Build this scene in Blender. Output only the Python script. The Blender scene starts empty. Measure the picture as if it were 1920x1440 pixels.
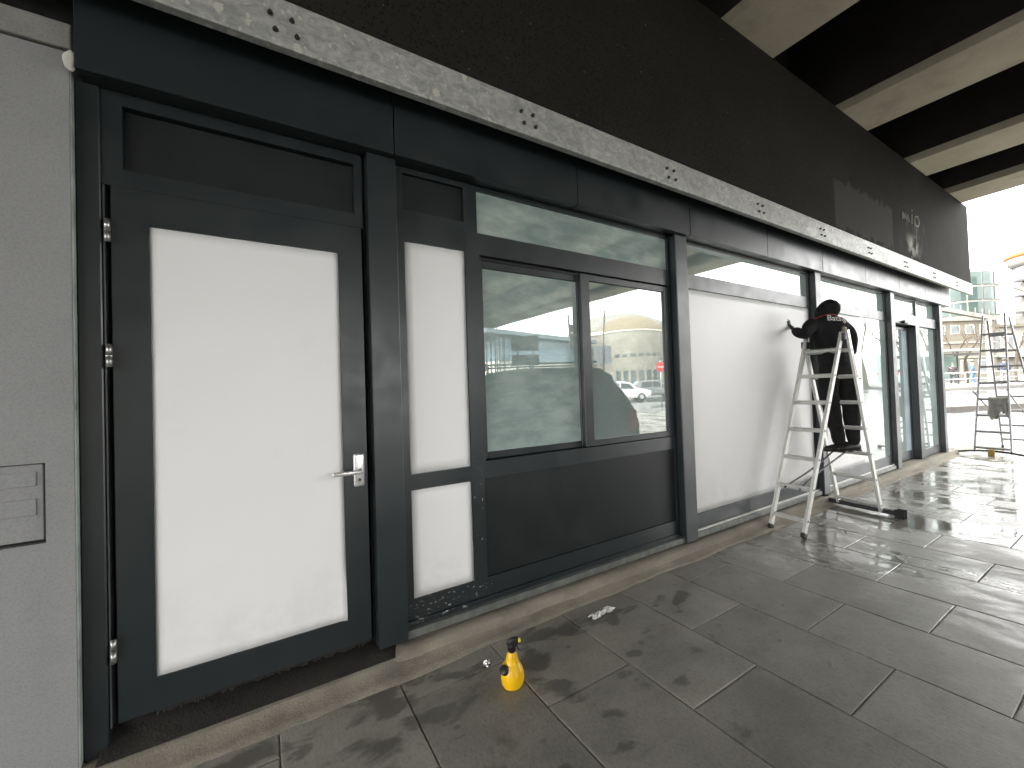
import bpy, bmesh, math, random
from mathutils import Vector, Matrix, noise as mnoise
random.seed(7)
R = math.radians
scene = bpy.context.scene
COL = scene.collection

# ------------------------------------------------------------------ camera
CAMH = 1.51
yaw, pitch, roll = R(31.4917), R(1.02293), R(-1.88573)
fw = Vector((math.sin(yaw) * math.cos(pitch), math.cos(yaw) * math.cos(pitch), math.sin(pitch)))
rt = Vector((math.cos(yaw), -math.sin(yaw), 0))
up = rt.cross(fw)
rt2 = rt * math.cos(roll) + up * math.sin(roll)
up2 = -rt * math.sin(roll) + up * math.cos(roll)
cam = bpy.data.cameras.new('camera')
cam.sensor_width = 36.0
cam.lens = 36.0 * 765.833 / 1920.0
cam.clip_start = 0.05
cam.clip_end = 3000
camo = bpy.data.objects.new('camera', cam)
COL.objects.link(camo)
M = Matrix((rt2, up2, -fw)).transposed().to_4x4()
M.translation = Vector((0, -2.4, CAMH))
camo.matrix_world = M
scene.camera = camo

# ------------------------------------------------------------------ sky and sun (overcast)
SUN_EL, SUN_AZ = 36.0, 288.0          # azimuth clockwise from +Y
world = bpy.data.worlds.new('World')
scene.world = world
world.use_nodes = True
wn = world.node_tree
wn.nodes.clear()
sky = wn.nodes.new('ShaderNodeTexSky')
sky.sky_type = 'NISHITA'
sky.sun_disc = False
sky.sun_elevation = R(SUN_EL)
sky.sun_rotation = R(SUN_AZ)
sky.air_density = 1.0
sky.dust_density = 4.0
hsv = wn.nodes.new('ShaderNodeHueSaturation')
hsv.inputs['Saturation'].default_value = 0.06
wn.links.new(sky.outputs[0], hsv.inputs['Color'])
tc = wn.nodes.new('ShaderNodeTexCoord')
cmap = wn.nodes.new('ShaderNodeMapping')
cmap.inputs['Scale'].default_value = (1.0, 1.0, 3.2)
wn.links.new(tc.outputs['Generated'], cmap.inputs[0])
cn = wn.nodes.new('ShaderNodeTexNoise')
cn.inputs['Scale'].default_value = 2.6
cn.inputs['Detail'].default_value = 6
wn.links.new(cmap.outputs[0], cn.inputs['Vector'])
cr = wn.nodes.new('ShaderNodeMapRange')
cr.inputs['From Min'].default_value = 0.3
cr.inputs['From Max'].default_value = 0.72
cr.inputs['To Min'].default_value = 0.82
cr.inputs['To Max'].default_value = 1.2
wn.links.new(cn.outputs['Fac'], cr.inputs['Value'])
mx = wn.nodes.new('ShaderNodeMix')
mx.data_type = 'RGBA'
mx.inputs['Factor'].default_value = 0.65
mx.inputs['B'].default_value = (9.0, 9.0, 8.85, 1)      # even cloud deck
wn.links.new(hsv.outputs[0], mx.inputs['A'])
ml = wn.nodes.new('ShaderNodeVectorMath')
ml.operation = 'SCALE'
wn.links.new(mx.outputs['Result'], ml.inputs[0])
wn.links.new(cr.outputs[0], ml.inputs['Scale'])
bg = wn.nodes.new('ShaderNodeBackground')
bg.inputs['Strength'].default_value = 0.15
wn.links.new(ml.outputs[0], bg.inputs['Color'])
wo = wn.nodes.new('ShaderNodeOutputWorld')
wn.links.new(bg.outputs[0], wo.inputs['Surface'])

sl = bpy.data.lights.new('sun', 'SUN')
sl.energy = 1.2
sl.angle = R(30)
sl.color = (1.0, 0.97, 0.92)
so = bpy.data.objects.new('sun', sl)
COL.objects.link(so)
sd = Vector((math.sin(R(SUN_AZ)) * math.cos(R(SUN_EL)), math.cos(R(SUN_AZ)) * math.cos(R(SUN_EL)), math.sin(R(SUN_EL))))
so.rotation_euler = (-sd).to_track_quat('-Z', 'Y').to_euler()
so.location = (40, -40, 40)

scene.view_settings.view_transform = 'Standard'
scene.view_settings.look = 'None'
scene.view_settings.exposure = 2.9
scene.view_settings.gamma = 1.0
scene.view_settings.use_curve_mapping = False
scene.render.engine = 'CYCLES'
scene.cycles.max_bounces = 8
scene.cycles.diffuse_bounces = 5
scene.cycles.glossy_bounces = 4
scene.cycles.transmission_bounces = 4
scene.cycles.transparent_max_bounces = 8
scene.cycles.use_denoising = True
scene.cycles.sample_clamp_indirect = 6.0
try:
    scene.cycles.denoiser = 'OPENIMAGEDENOISE'
except Exception:
    pass

# ------------------------------------------------------------------ material helpers
class NB:
    def __init__(s, name):
        s.m = bpy.data.materials.new(name)
        s.m.use_nodes = True
        s.t = s.m.node_tree
        s.t.nodes.clear()
        s.out = s.t.nodes.new('ShaderNodeOutputMaterial')
        s.b = s.t.nodes.new('ShaderNodeBsdfPrincipled')
        s.t.links.new(s.b.outputs[0], s.out.inputs[0])
        s._p = None
    def n(s, ty):
        return s.t.nodes.new(ty)
    def set(s, sock, v):
        if isinstance(v, bpy.types.NodeSocket):
            s.t.links.new(v, sock)
        elif isinstance(v, (tuple, list)):
            if len(v) == 3 and sock.type == 'RGBA':
                v = (*v, 1)
            sock.default_value = v
        else:
            sock.default_value = v
    def inp(s, **k):
        for a, v in k.items():
            s.set(s.b.inputs[a.replace('_', ' ')], v)
        return s
    def pos(s):
        if s._p is None:
            s._p = s.n('ShaderNodeNewGeometry').outputs['Position']
        return s._p
    def obj(s):
        return s.n('ShaderNodeTexCoord').outputs['Object']
    def rnd(s):
        return s.n('ShaderNodeObjectInfo').outputs['Random']
    def map(s, v, scale=(1, 1, 1), rot=(0, 0, 0), loc=(0, 0, 0)):
        q = s.n('ShaderNodeMapping')
        s.set(q.inputs[0], v)
        q.inputs['Scale'].default_value = scale
        q.inputs['Rotation'].default_value = rot
        q.inputs['Location'].default_value = loc
        return q.outputs[0]
    def noise(s, scale=5, detail=4, v=None, rough=.5, dist=0.0):
        q = s.n('ShaderNodeTexNoise')
        s.set(q.inputs['Vector'], v if v is not None else s.pos())
        q.inputs['Scale'].default_value = scale
        q.inputs['Detail'].default_value = detail
        q.inputs['Roughness'].default_value = rough
        q.inputs['Distortion'].default_value = dist
        return q.outputs['Fac']
    def vor(s, scale=5, v=None, out='Color', feature='F1'):
        q = s.n('ShaderNodeTexVoronoi')
        q.feature = feature
        s.set(q.inputs['Vector'], v if v is not None else s.pos())
        q.inputs['Scale'].default_value = scale
        return q.outputs[out]
    def rng(s, v, a, b, c=0.0, d=1.0, smooth=False):
        q = s.n('ShaderNodeMapRange')
        if smooth:
            q.interpolation_type = 'SMOOTHSTEP'
        s.set(q.inputs['Value'], v)
        for nme, val in (('From Min', a), ('From Max', b), ('To Min', c), ('To Max', d)):
            s.set(q.inputs[nme], val)
        return q.outputs[0]
    def mix(s, f, a, b, blend='MIX'):
        q = s.n('ShaderNodeMix')
        q.data_type = 'RGBA'
        q.blend_type = blend
        s.set(q.inputs['Factor'], f)
        s.set(q.inputs['A'], a if not isinstance(a, (int, float)) else (a, a, a))
        s.set(q.inputs['B'], b if not isinstance(b, (int, float)) else (b, b, b))
        return q.outputs['Result']
    def math(s, op, a, b=0.0, clamp=False):
        q = s.n('ShaderNodeMath')
        q.operation = op
        q.use_clamp = clamp
        s.set(q.inputs[0], a)
        s.set(q.inputs[1], b)
        return q.outputs[0]
    def xyz(s, v=None):
        q = s.n('ShaderNodeSeparateXYZ')
        s.set(q.inputs[0], v if v is not None else s.pos())
        return q.outputs
    def bump(s, h, strength=.3, dist=.01):
        q = s.n('ShaderNodeBump')
        q.inputs['Strength'].default_value = strength
        q.inputs['Distance'].default_value = dist
        s.set(q.inputs['Height'], h)
        s.t.links.new(q.outputs[0], s.b.inputs['Normal'])
        return q.outputs[0]
    def band(s, v, a, b, e=.02):
        """1 between a and b, soft edge e"""
        return s.math('MULTIPLY', s.rng(v, a - e, a + e, 0, 1), s.rng(v, b - e, b + e, 1, 0))

def simple(name, col, rough=.5, metal=0.0, var=.12, scale=9.0, bump=0.0, bscale=60.0, spec=.5):
    b = NB(name)
    n = b.noise(scale, 5)
    c = b.mix(b.rng(n, .3, .7), tuple(max(0, x * (1 - var)) for x in col), tuple(min(1, x * (1 + var)) for x in col))
    b.inp(Base_Color=c, Roughness=b.rng(b.noise(scale * 2.3, 3), .3, .7, rough * .85, min(1, rough * 1.15)), Metallic=metal, Specular_IOR_Level=spec)
    if bump:
        b.bump(b.noise(bscale, 4), bump, .004)
    return b.m

# anthracite powder coat with dust, scuffs and glue residue round the narrow window
def m_paint():
    b = NB('anthracite_paint')
    x, y, z = b.xyz()[0:3]
    dust = b.rng(b.noise(3.0, 6), .45, .8, 0, .25)
    col = b.mix(dust, (.0125, .0180, .0205), (.022, .0265, .0275))
    fine = b.rng(b.noise(420, 2), .66, .74, 0, .35)
    col = b.mix(fine, col, (.06, .065, .065))
    low = b.math('MULTIPLY', b.band(z, .17, .29, .02), b.band(x, .74, 1.26, .05))
    scr = b.math('MULTIPLY', low, b.rng(b.noise(1, 3, b.map(b.pos(), (26, 26, 60), (0, .3, 0)), .7), .60, .66))
    side = b.math('MULTIPLY', b.band(x, 1.155, 1.225, .008), b.band(z, .28, 1.15, .03))
    scr2 = b.math('MULTIPLY', side, b.rng(b.noise(1, 2, b.map(b.pos(), (90, 60, 28)), .6), .67, .72))
    col = b.mix(b.math('MAXIMUM', scr, scr2), col, (.62, .63, .62))
    b.inp(Base_Color=col, Roughness=b.rng(b.noise(6, 4), .3, .7, .30, .42), Specular_IOR_Level=.62)
    b.bump(b.noise(500, 2), .06, .001)
    return b.m

def m_blackpanel():
    b = NB('black_panel')
    n = b.noise(4, 5)
    b.inp(Base_Color=b.mix(b.rng(n, .3, .75), (.0110, .0135, .0145), (.0175, .0205, .0212)), Roughness=b.rng(n, .3, .7, .40, .54), Specular_IOR_Level=.30)
    return b.m

def m_vinyl():
    b = NB('white_vinyl')
    n = b.noise(1.3, 4)
    g = b.rng(b.noise(7, 5), .62, .8, 0, .10)
    c = b.mix(b.rng(n, .3, .7), (.825, .820, .824), (.855, .850, .853))
    c = b.mix(g, c, (.6, .6, .58))
    z = b.xyz()[2]
    dirt = b.math('MULTIPLY', b.rng(z, .75, .30, 0, .5), b.rng(b.noise(2.3, 5, None, .6), .46, .72))
    c = b.mix(dirt, c, (.50, .49, .46))
    b.inp(Base_Color=c, Roughness=.42, Specular_IOR_Level=.4)
    h = b.noise(1, 3, b.map(b.pos(), (2.2, 2.2, .8)))
    b.bump(h, .12, .03)
    return b.m

def glass_mat(name, c0, c1, streak=(5.0, 5.0, 13), wash=1.0, ior=2.3, wav=.02):
    """double glazing with a whitewashed / filmed inner face: diffuse wash seen under a mirror-like outer face"""
    b = NB(name)
    v = b.map(b.pos(), streak, (0, .12, 0))
    n1 = b.noise(1.0, 2.5, v, .45, .25)
    n2 = b.noise(1.0, 2, b.map(b.pos(), (1.9, 1.9, 2.4)), .5, .1)
    n3 = b.noise(1.0, 3, b.map(b.pos(), (26, 26, 70), (0, .1, 0)), .5)
    f = b.math('ADD', b.math('MULTIPLY', n1, .5), b.math('ADD', b.math('MULTIPLY', n2, .35), b.math('MULTIPLY', n3, .15)))
    f = b.rng(f, .34, .66, 0, 1, True)
    col = b.mix(f, c0, c1)
    b.inp(Base_Color=col, Roughness=.8, Specular_IOR_Level=0.0)
    gl = b.n('ShaderNodeBsdfGlossy')
    gl.inputs['Roughness'].default_value = 0.0
    gl.inputs['Color'].default_value = (.93, .97, .95, 1)
    fr = b.n('ShaderNodeFresnel')
    fr.inputs['IOR'].default_value = ior
    bp = b.n('ShaderNodeBump')
    bp.inputs['Strength'].default_value = wav
    bp.inputs['Distance'].default_value = .05
    b.set(bp.inputs['Height'], b.noise(1.6, 1))
    b.t.links.new(bp.outputs[0], gl.inputs['Normal'])
    ms = b.n('ShaderNodeMixShader')
    b.t.links.new(fr.outputs[0], ms.inputs[0])
    b.t.links.new(b.b.outputs[0], ms.inputs[1])
    b.t.links.new(gl.outputs[0], ms.inputs[2])
    b.t.links.new(ms.outputs[0], b.out.inputs[0])
    return b.m

def m_galv():
    b = NB('galvanised_steel')
    x, y, z = b.xyz()[0:3]
    sp = b.rng(b.noise(1, 6, b.map(b.pos(), (13, 13, 20), (0, .6, 0)), .7, 1.0), .38, .64)
    c = b.mix(sp, (.31, .315, .295), (.53, .535, .505))
    # flaked paint spots towards the left end
    near = b.rng(x, .1, 1.9, 1, .0)
    vv = b.map(b.pos(), (1, 1, .8), (.3, .5, .2))
    for sc_, lim in ((13, .62), (34, .55)):
        dd = b.math('ADD', b.vor(sc_, vv, 'Distance'), b.rng(b.noise(60, 3), .3, .7, -.10, .10))
        pick = b.rng(b.xyz(b.vor(sc_, vv, 'Color'))[0], lim + .12, lim + .13)
        pick = b.math('MULTIPLY', pick, b.rng(b.math('ADD', near, b.rng(b.noise(3, 3), .3, .7, -.35, .35)), .45, .5))
        c = b.mix(b.math('MULTIPLY', pick, b.rng(dd, .24, .27, 1, 0)), c, (.60, .585, .52))
    st = b.rng(b.noise(2.2, 5), .5, .75, 0, .4)
    c = b.mix(st, c, (.27, .27, .25))
    b.inp(Base_Color=c, Metallic=.2, Roughness=b.rng(sp, 0, 1, .58, .45))
    b.bump(b.noise(35, 4), .12, .003)
    return b.m

def m_cladding():
    b = NB('perforated_black_cladding')
    x, y, z = b.xyz()[0:3]
    base = b.mix(b.rng(b.noise(.9, 5), .3, .7), (.021, .0198, .017), (.030, .0285, .0245))
    # round perforations in staggered rows, 22 mm pitch
    dots = b.vor(46, b.map(b.pos(), (1, 0, 1)), 'Distance')
    base = b.mix(b.rng(dots, .24, .34, .65, 0), base, (.006, .006, .005))
    # old overpainted rectangle, slightly greyer, ragged at the foot
    rag = b.rng(b.noise(9, 3), .35, .65, -.06, .06)
    zz = b.math('ADD', z, rag)
    pt = b.math('MULTIPLY', b.band(x, 6.12, 8.10, .02), b.band(zz, 3.44, 4.05, .02))
    base = b.mix(b.math('MULTIPLY', pt, .8), base, (.062, .060, .058))
    # white splash and drips beside it
    d = b.math('MULTIPLY', b.band(x, 8.5, 9.55, .12), b.band(z, 3.55, 4.05, .08))
    dr = b.rng(b.noise(1, 4, b.map(b.pos(), (9, 9, 1.3)), .6), .52, .72)
    base = b.mix(b.math('MULTIPLY', b.math('MULTIPLY', d, dr), .35), base, (.45, .45, .42))
    d2 = b.math('MULTIPLY', b.band(x, 8.75, 9.2, .14), b.band(z, 3.46, 3.75, .09))
    base = b.mix(b.math('MULTIPLY', d2, b.rng(b.noise(7, 4), .42, .6, 0, .75)), base, (.5, .5, .46))
    sp = b.rng(b.noise(26, 2), .735, .76, 0, .6)
    base = b.mix(sp, base, (.16, .15, .13))
    b.inp(Base_Color=base, Roughness=.8, Specular_IOR_Level=.04)
    return b.m

def m_concrete(name, c, var=.2, rough=.85, stain=.45, streak=(1.1, 1.1, 1.1), bumpk=.35):
    b = NB(name)
    n = b.noise(1, 7, b.map(b.pos(), streak), .62)
    col = b.mix(b.rng(n, .3, .7), tuple(x * (1 - var) for x in c), tuple(x * (1 + var) for x in c))
    st = b.rng(b.noise(2.3, 6, None, .65), .52, .72, 0, stain)
    col = b.mix(st, col, tuple(x * .38 for x in c))
    gr = b.rng(b.noise(130, 3), .35, .7, .85, 1.1)
    col = b.mix(1.0, col, b.mix(gr, (.0, .0, .0), (1, 1, 1)), 'MULTIPLY')
    b.inp(Base_Color=col, Roughness=rough)
    b.bump(b.math('ADD', b.noise(90, 5), b.math('MULTIPLY', b.noise(12, 4), 1.5)), bumpk, .006)
    return b.m

def m_paving():
    b = NB('stone_paving')
    x, y, z = b.xyz()[0:3]
    r = b.rnd()
    base = b.mix(r, (.225, .215, .190), (.315, .302, .268))
    n = b.noise(1, 7, b.map(b.pos(), (2.2, 3.0, 2)), .62)
    base = b.mix(b.rng(n, .3, .72), b.mix(1.0, base, (.72, .72, .70), 'MULTIPLY'), b.mix(1.0, base, (1.18, 1.17, 1.15), 'MULTIPLY'))
    grain = b.rng(b.noise(1, 5, b.map(b.pos(), (75, 42, 60)), .75), .3, .72, .70, 1.27)
    base = b.mix(1.0, base, b.mix(grain, (0, 0, 0), (1, 1, 1)), 'MULTIPLY')
    speck = b.rng(b.noise(55, 3), .70, .75, 0, .30)
    base = b.mix(speck, base, (.26, .255, .235))
    # pale lime wash / mortar smears near the plinth on the left
    nearwall = b.math('MULTIPLY', b.rng(y, -.85, -.2, 0, 1), b.rng(x, 2.8, .6, 0, 1))
    sm = b.math('MULTIPLY', nearwall, b.rng(b.noise(1, 5, b.map(b.pos(), (3.0, 7, 3), (0, 0, .35)), .62), .46, .62, 0, .75))
    base = b.mix(sm, base, (.27, .25, .205))
    # damp spills: dark, close to the wall and round the bottle
    dampz = b.math('MULTIPLY', b.rng(y, -1.5, -.35, 0, 1), b.rng(x, 3.4, 1.2, .25, 1))
    dn = b.noise(1, 4, b.map(b.pos(), (3.6, 6.2, 3), (0, 0, .3), (3.1, 1.7, 0)), .5, .4)
    damp = b.rng(b.math('ADD', dn, b.math('MULTIPLY', dampz, .15)), .665, .73)
    spots = b.vor(5.5, b.map(b.pos(), (1, 1.5, 0), (0, 0, .2), (.37, .1, 0)), 'Distance')
    spk = b.math('MULTIPLY', b.rng(spots, .08, .12, 1, 0), b.rng(b.noise(1.9, 2), .5, .58))
    spk = b.math('MULTIPLY', spk, b.rng(x, 4.5, 3, 0, 1))
    damp = b.math('MAXIMUM', damp, spk)
    base = b.mix(b.math('MULTIPLY', damp, .58), base, (.040, .034, .027))
    # chewing gum and chalky blotches
    gum = b.vor(2.6, b.map(b.pos(), (1, 1, 0), (0, 0, .4)), 'Distance')
    blot = b.math('MULTIPLY', b.rng(gum, .16, .30, 1, 0), b.rng(b.noise(13, 5, None, .7), .44, .60))
    blot = b.math('MULTIPLY', blot, b.rng(x, 2.4, 4.0, .12, .7))
    base = b.mix(b.math('MULTIPLY', blot, .85), base, (.40, .40, .37))
    # standing water: more of it away from the shelter of the left end
    xr = b.rng(x, 2.0, 5.8, 0, 1)
    wn1 = b.noise(1, 4, b.map(b.pos(), (1.5, .62, 1), (0, 0, -.1), (0, .6, 0)), .5, .5)
    wn2 = b.noise(1, 5, b.map(b.pos(), (6.0, 3.4, 1), (0, 0, .35)), .6, .5)
    w = b.math('ADD', b.math('ADD', b.math('MULTIPLY', wn1, .50), b.math('MULTIPLY', wn2, .50)), b.rng(xr, 0, 1, -.21, .030))
    # the sheltered strip where the plinth was washed down
    strip = b.math('MULTIPLY', b.band(x, 3.1, 6.0, .6), b.rng(y, -1.25, -.55, 0, .085))
    w = b.math('ADD', w, strip)
    wet = b.rng(w, .505, .545, 0, 1, True)
    moist = b.rng(w, .36, .54, 0, 1, True)
    base = b.mix(b.math('MULTIPLY', moist, .22), base, b.mix(1.0, base, (.45, .45, .44), 'MULTIPLY'))
    rough = b.mix(moist, .52, .25)
    rough = b.mix(wet, rough, b.rng(b.noise(3.5, 4), .35, .65, .05, .16))
    rough = b.mix(b.math('MULTIPLY', damp, .8), rough, .30)
    # remains of pale mortar along the arrises, here and there
    ox, oy, oz = b.xyz(b.obj())[0:3]
    ed = b.math('MAXIMUM', b.rng(b.math('ABSOLUTE', ox), .245, .268, 0, .8), b.rng(b.math('ABSOLUTE', oy), .368, .393, 0, 1))
    ed = b.math('MULTIPLY', ed, b.rng(b.noise(1.7, 5, None, .65), .50, .60))
    ed = b.math('MULTIPLY', ed, b.rng(b.noise(24, 4, None, .7), .34, .56))
    base = b.mix(b.math('MULTIPLY', ed, .55), base, (.33, .315, .27))
    sand = b.rng(b.noise(260, 3, None, .7), .36, .66, .74, 1.24)
    base = b.mix(1.0, base, b.mix(sand, (0, 0, 0), (1, 1, 1)), 'MULTIPLY')
    b.inp(Base_Color=base, Roughness=rough, Specular_IOR_Level=.5)
    h = b.math('ADD', b.math('MULTIPLY', b.noise(1, 5, b.map(b.pos(), (60, 22, 30)), .65), .6), b.noise(9, 4))
    h = b.math('MULTIPLY', h, b.rng(wet, 0, 1, 1, .04))
    b.bump(h, .38, .006)
    return b.m

def m_asphalt():
    b = NB('wet_asphalt')
    w = b.rng(b.noise(1, 5, b.map(b.pos(), (.12, .3, 1), (0, 0, -.55)), .6), .42, .6)
    c = b.mix(b.noise(1.2, 5), (.045, .045, .043), (.085, .082, .076))
    b.inp(Base_Color=b.mix(w, c, (.03, .03, .029)), Roughness=b.mix(w, .5, .12))
    b.bump(b.math('MULTIPLY', b.noise(30, 3), b.rng(w, 0, 1, 1, .1)), .3, .01)
    return b.m

PAINT = m_paint()
BLACKP = m_blackpanel()
VINYL = m_vinyl()
WASH = glass_mat('whitewashed_glass', (.29, .375, .355), (.46, .555, .525), ior=3.0)
CLEAR = glass_mat('shop_glass', (.19, .245, .23), (.30, .36, .345), (.8, .8, .8), ior=3.9)
FILMG = glass_mat('filmed_glass', (.30, .38, .41), (.42, .50, .54), (.8, .8, 3), ior=1.7)
GALV = m_galv()
CLAD = m_cladding()
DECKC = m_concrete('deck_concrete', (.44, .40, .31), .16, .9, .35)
SHADEC = m_concrete('deck_gap_shade', (.035, .03, .027), .3, .95, .5)  # near-black colour stands in for the shade between the girders
KERBC = m_concrete('plinth_concrete', (.235, .212, .170), .22, .88, .55, (2, 2, 6), .6)
MORTAR = m_concrete('mortar_fillet', (.24, .214, .170), .2, .9, .6, (3, 5, 3), .7)
GREYW = m_concrete('grey_render', (.275, .276, .278), .09, .75, .16, (2.2, 2.2, .5), .05)
COPING = m_concrete('coping_stone', (.25, .245, .225), .2, .85, .35, (2, 2, 5), .3)
DIRT_AND_SHADE = m_concrete('damp_dirt_and_gap_shade', (.016, .014, .011), .5, .8, .5, (6, 6, 6), .9)
PAVE = m_paving()
ASPH = m_asphalt()
ALU = simple('ladder_aluminium', (.56, .56, .535), .42, .35, .12, 14, .05)
ALUD = simple('grey_aluminium', (.36, .37, .36), .36, .5, .10, 8, .04)
ALUB = simple('brushed_trim', (.22, .225, .22), .34, .35, .15, 6)
GREYPAINT = simple('grey_frame_paint', (.105, .11, .11), .34, 0, .12, 5)
SILLM = simple('sill_metal', (.17, .18, .165), .45, .4, .25, 16, .15)
RUBBER = simple('black_rubber', (.012, .012, .012), .6, 0, .2)
STABD = simple('dark_bar', (.035, .034, .036), .4, .2, .2)
DARK = simple('dark_void', (.006, .006, .006), .9, 0, .2)
SILVER = simple('satin_silver', (.66, .65, .64), .28, .55, .05)
STEEL = simple('hinge_steel', (.42, .42, .41), .3, .8, .08)
YELLOW = simple('yellow_plastic', (.80, .46, .004), .34, 0, .04, 30)
YELLOW2 = simple('yellow_nozzle', (.78, .66, .03), .4, 0, .04, 30)
BLKPL = simple('black_plastic', (.011, .011, .011), .38, 0, .1)
PAPER = simple('paper', (.72, .71, .68), .7, 0, .06, 40, .1)
JACKET = simple('black_fleece', (.0085, .0085, .009), .9, 0, .35, 18, .4, 140, .25)
TROUS = simple('black_work_trousers', (.0095, .0092, .009), .85, 0, .3, 14, .3, 120, .25)
REDP = simple('red_piping', (.36, .040, .018), .6, 0, .08)
LOGO = simple('logo_print', (.50, .49, .47), .6, 0, .05)
SKIN = simple('skin', (.36, .21, .15), .55, 0, .08)
SHOE = simple('black_shoe', (.011, .010, .010), .5, 0, .3)
CLOTH = simple('grey_rag', (.25, .25, .225), .9, 0, .25, 18, .4, 40)

# ------------------------------------------------------------------ geometry helpers
ORG = {}

def tag(o, label=None, category=None, group=None, kind=None):
    for k, v in (('label', label), ('category', category), ('group', group), ('kind', kind)):
        if v:
            o[k] = v
    return o

def empty(name, loc, label=None, category=None, group=None, kind=None):
    o = bpy.data.objects.new(name, None)
    o.empty_display_size = .1
    COL.objects.link(o)
    o.location = loc
    ORG[o.name] = Vector(loc)
    return tag(o, label, category, group, kind)

def link_mesh(name, me, mat, parent=None, origin=None, smooth=False, label=None):
    o = bpy.data.objects.new(name, me)
    COL.objects.link(o)
    if mat is not None and not me.materials:
        for m_ in (mat if isinstance(mat, (list, tuple)) else (mat,)):
            me.materials.append(m_)
    if origin is None:
        n = len(me.vertices)
        lo = Vector((min(v.co.x for v in me.vertices), min(v.co.y for v in me.vertices), min(v.co.z for v in me.vertices)))
        hi = Vector((max(v.co.x for v in me.vertices), max(v.co.y for v in me.vertices), max(v.co.z for v in me.vertices)))
        origin = (lo + hi) / 2
        origin.z = lo.z
    origin = Vector(origin)
    me.transform(Matrix.Translation(-origin))
    if parent is not None:
        o.parent = parent
        o.location = origin - ORG[parent.name]
    else:
        o.location = origin
    ORG[o.name] = origin
    if smooth:
        for p in me.polygons:
            p.use_smooth = True
    if label:
        o['label'] = label
    return o

def bm_obj(name, bm, mat, parent=None, smooth=False, origin=None, label=None):
    me = bpy.data.meshes.new(name)
    bm.normal_update()
    bm.to_mesh(me)
    bm.free()
    return link_mesh(name, me, mat, parent, origin, smooth, label)

def add_box(bm, x0, x1, y0, y1, z0, z1, bev=0.0, seg=1, mi=0):
    r = bmesh.ops.create_cube(bm, size=1.0)
    vs = r['verts']
    for v in vs:
        v.co = Vector(((x0 + x1) / 2 + v.co.x * (x1 - x0), (y0 + y1) / 2 + v.co.y * (y1 - y0), (z0 + z1) / 2 + v.co.z * (z1 - z0)))
    fs = {f for v in vs for f in v.link_faces}
    for f in fs:
        f.material_index = mi
    if bev > 0:
        es = list({e for v in vs for e in v.link_edges})
        rr = bmesh.ops.bevel(bm, geom=es, offset=bev, segments=seg, profile=.5, affect='EDGES')
        for f in rr['faces']:
            f.material_index = mi

def box(name, x0, x1, y0, y1, z0, z1, mat, parent=None, bev=.003, seg=1, label=None):
    bm = bmesh.new()
    add_box(bm, x0, x1, y0, y1, z0, z1, bev, seg)
    return bm_obj(name, bm, mat, parent, label=label)

def ring_frame(name, x0, x1, y0, y1, z0, z1, wl, wr, wb, wt, mat, parent, bev=.003):
    """a rectangular frame of four members butted end to end"""
    bm = bmesh.new()
    add_box(bm, x0, x0 + wl, y0, y1, z0, z1, bev)
    add_box(bm, x1 - wr, x1, y0, y1, z0, z1, bev)
    add_box(bm, x0 + wl, x1 - wr, y0 + .001, y1, z0, z0 + wb, bev)
    add_box(bm, x0 + wl, x1 - wr, y0 + .001, y1, z1 - wt, z1, bev)
    return bm_obj(name, bm, mat, parent)

def add_bar(bm, a, b, wx, wy, ref=(0, 1, 0), bev=0.0):
    """rectangular bar from a to b; wy is measured along ref, wx across it"""
    a, b = Vector(a), Vector(b)
    d = (b - a)
    L = d.length
    d.normalize()
    rf = Vector(ref)
    yv = (rf - d * rf.dot(d)).normalized()
    xv = yv.cross(d)
    r = bmesh.ops.create_cube(bm, size=1.0)
    mid = (a + b) / 2
    for v in r['verts']:
        v.co = mid + xv * (v.co.x * wx) + yv * (v.co.y * wy) + d * (v.co.z * L)
    if bev:
        es = list({e for v in r['verts'] for e in v.link_edges})
        bmesh.ops.bevel(bm, geom=es, offset=bev, segments=1, affect='EDGES')

def add_tube(bm, pts, rad, n=8, caps=True):
    pts = [Vector(p) for p in pts]
    rads = rad if isinstance(rad, (list, tuple)) else [rad] * len(pts)
    rings = []
    prev = None
    for i, p in enumerate(pts):
        t = (pts[min(i + 1, len(pts) - 1)] - pts[max(i - 1, 0)]).normalized()
        if prev is None:
            ref = Vector((0, 0, 1)) if abs(t.z) < .9 else Vector((1, 0, 0))
            u = t.cross(ref).normalized()
        else:
            u = (prev - t * prev.dot(t))
            u = u.normalized() if u.length > 1e-6 else t.orthogonal().normalized()
        prev = u
        w = t.cross(u)
        rings.append([bm.verts.new(p + (u * math.cos(2 * math.pi * k / n) + w * math.sin(2 * math.pi * k / n)) * rads[i]) for k in range(n)])
    for i in range(len(rings) - 1):
        for k in range(n):
            bm.faces.new((rings[i][k], rings[i][(k + 1) % n], rings[i + 1][(k + 1) % n], rings[i + 1][k]))
    if caps:
        bm.faces.new(list(reversed(rings[0])))
        bm.faces.new(rings[-1])

def tube(name, pts, rad, mat, parent=None, n=8, label=None):
    bm = bmesh.new()
    add_tube(bm, pts, rad, n)
    bmesh.ops.recalc_face_normals(bm, faces=bm.faces)
    return bm_obj(name, bm, mat, parent, True, label=label)

def add_lathe(bm, prof, c, n=24, squash=1.0):
    cx, cy, cz = c
    rings = []
    for r, z in prof:
        rings.append([bm.verts.new((cx + r * math.cos(2 * math.pi * k / n), cy + r * squash * math.sin(2 * math.pi * k / n), cz + z)) for k in range(n)])
    for i in range(len(rings) - 1):
        for k in range(n):
            bm.faces.new((rings[i][k], rings[i][(k + 1) % n], rings[i + 1][(k + 1) % n], rings[i + 1][k]))
    bm.faces.new(list(reversed(rings[0])))
    bm.faces.new(rings[-1])

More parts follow.
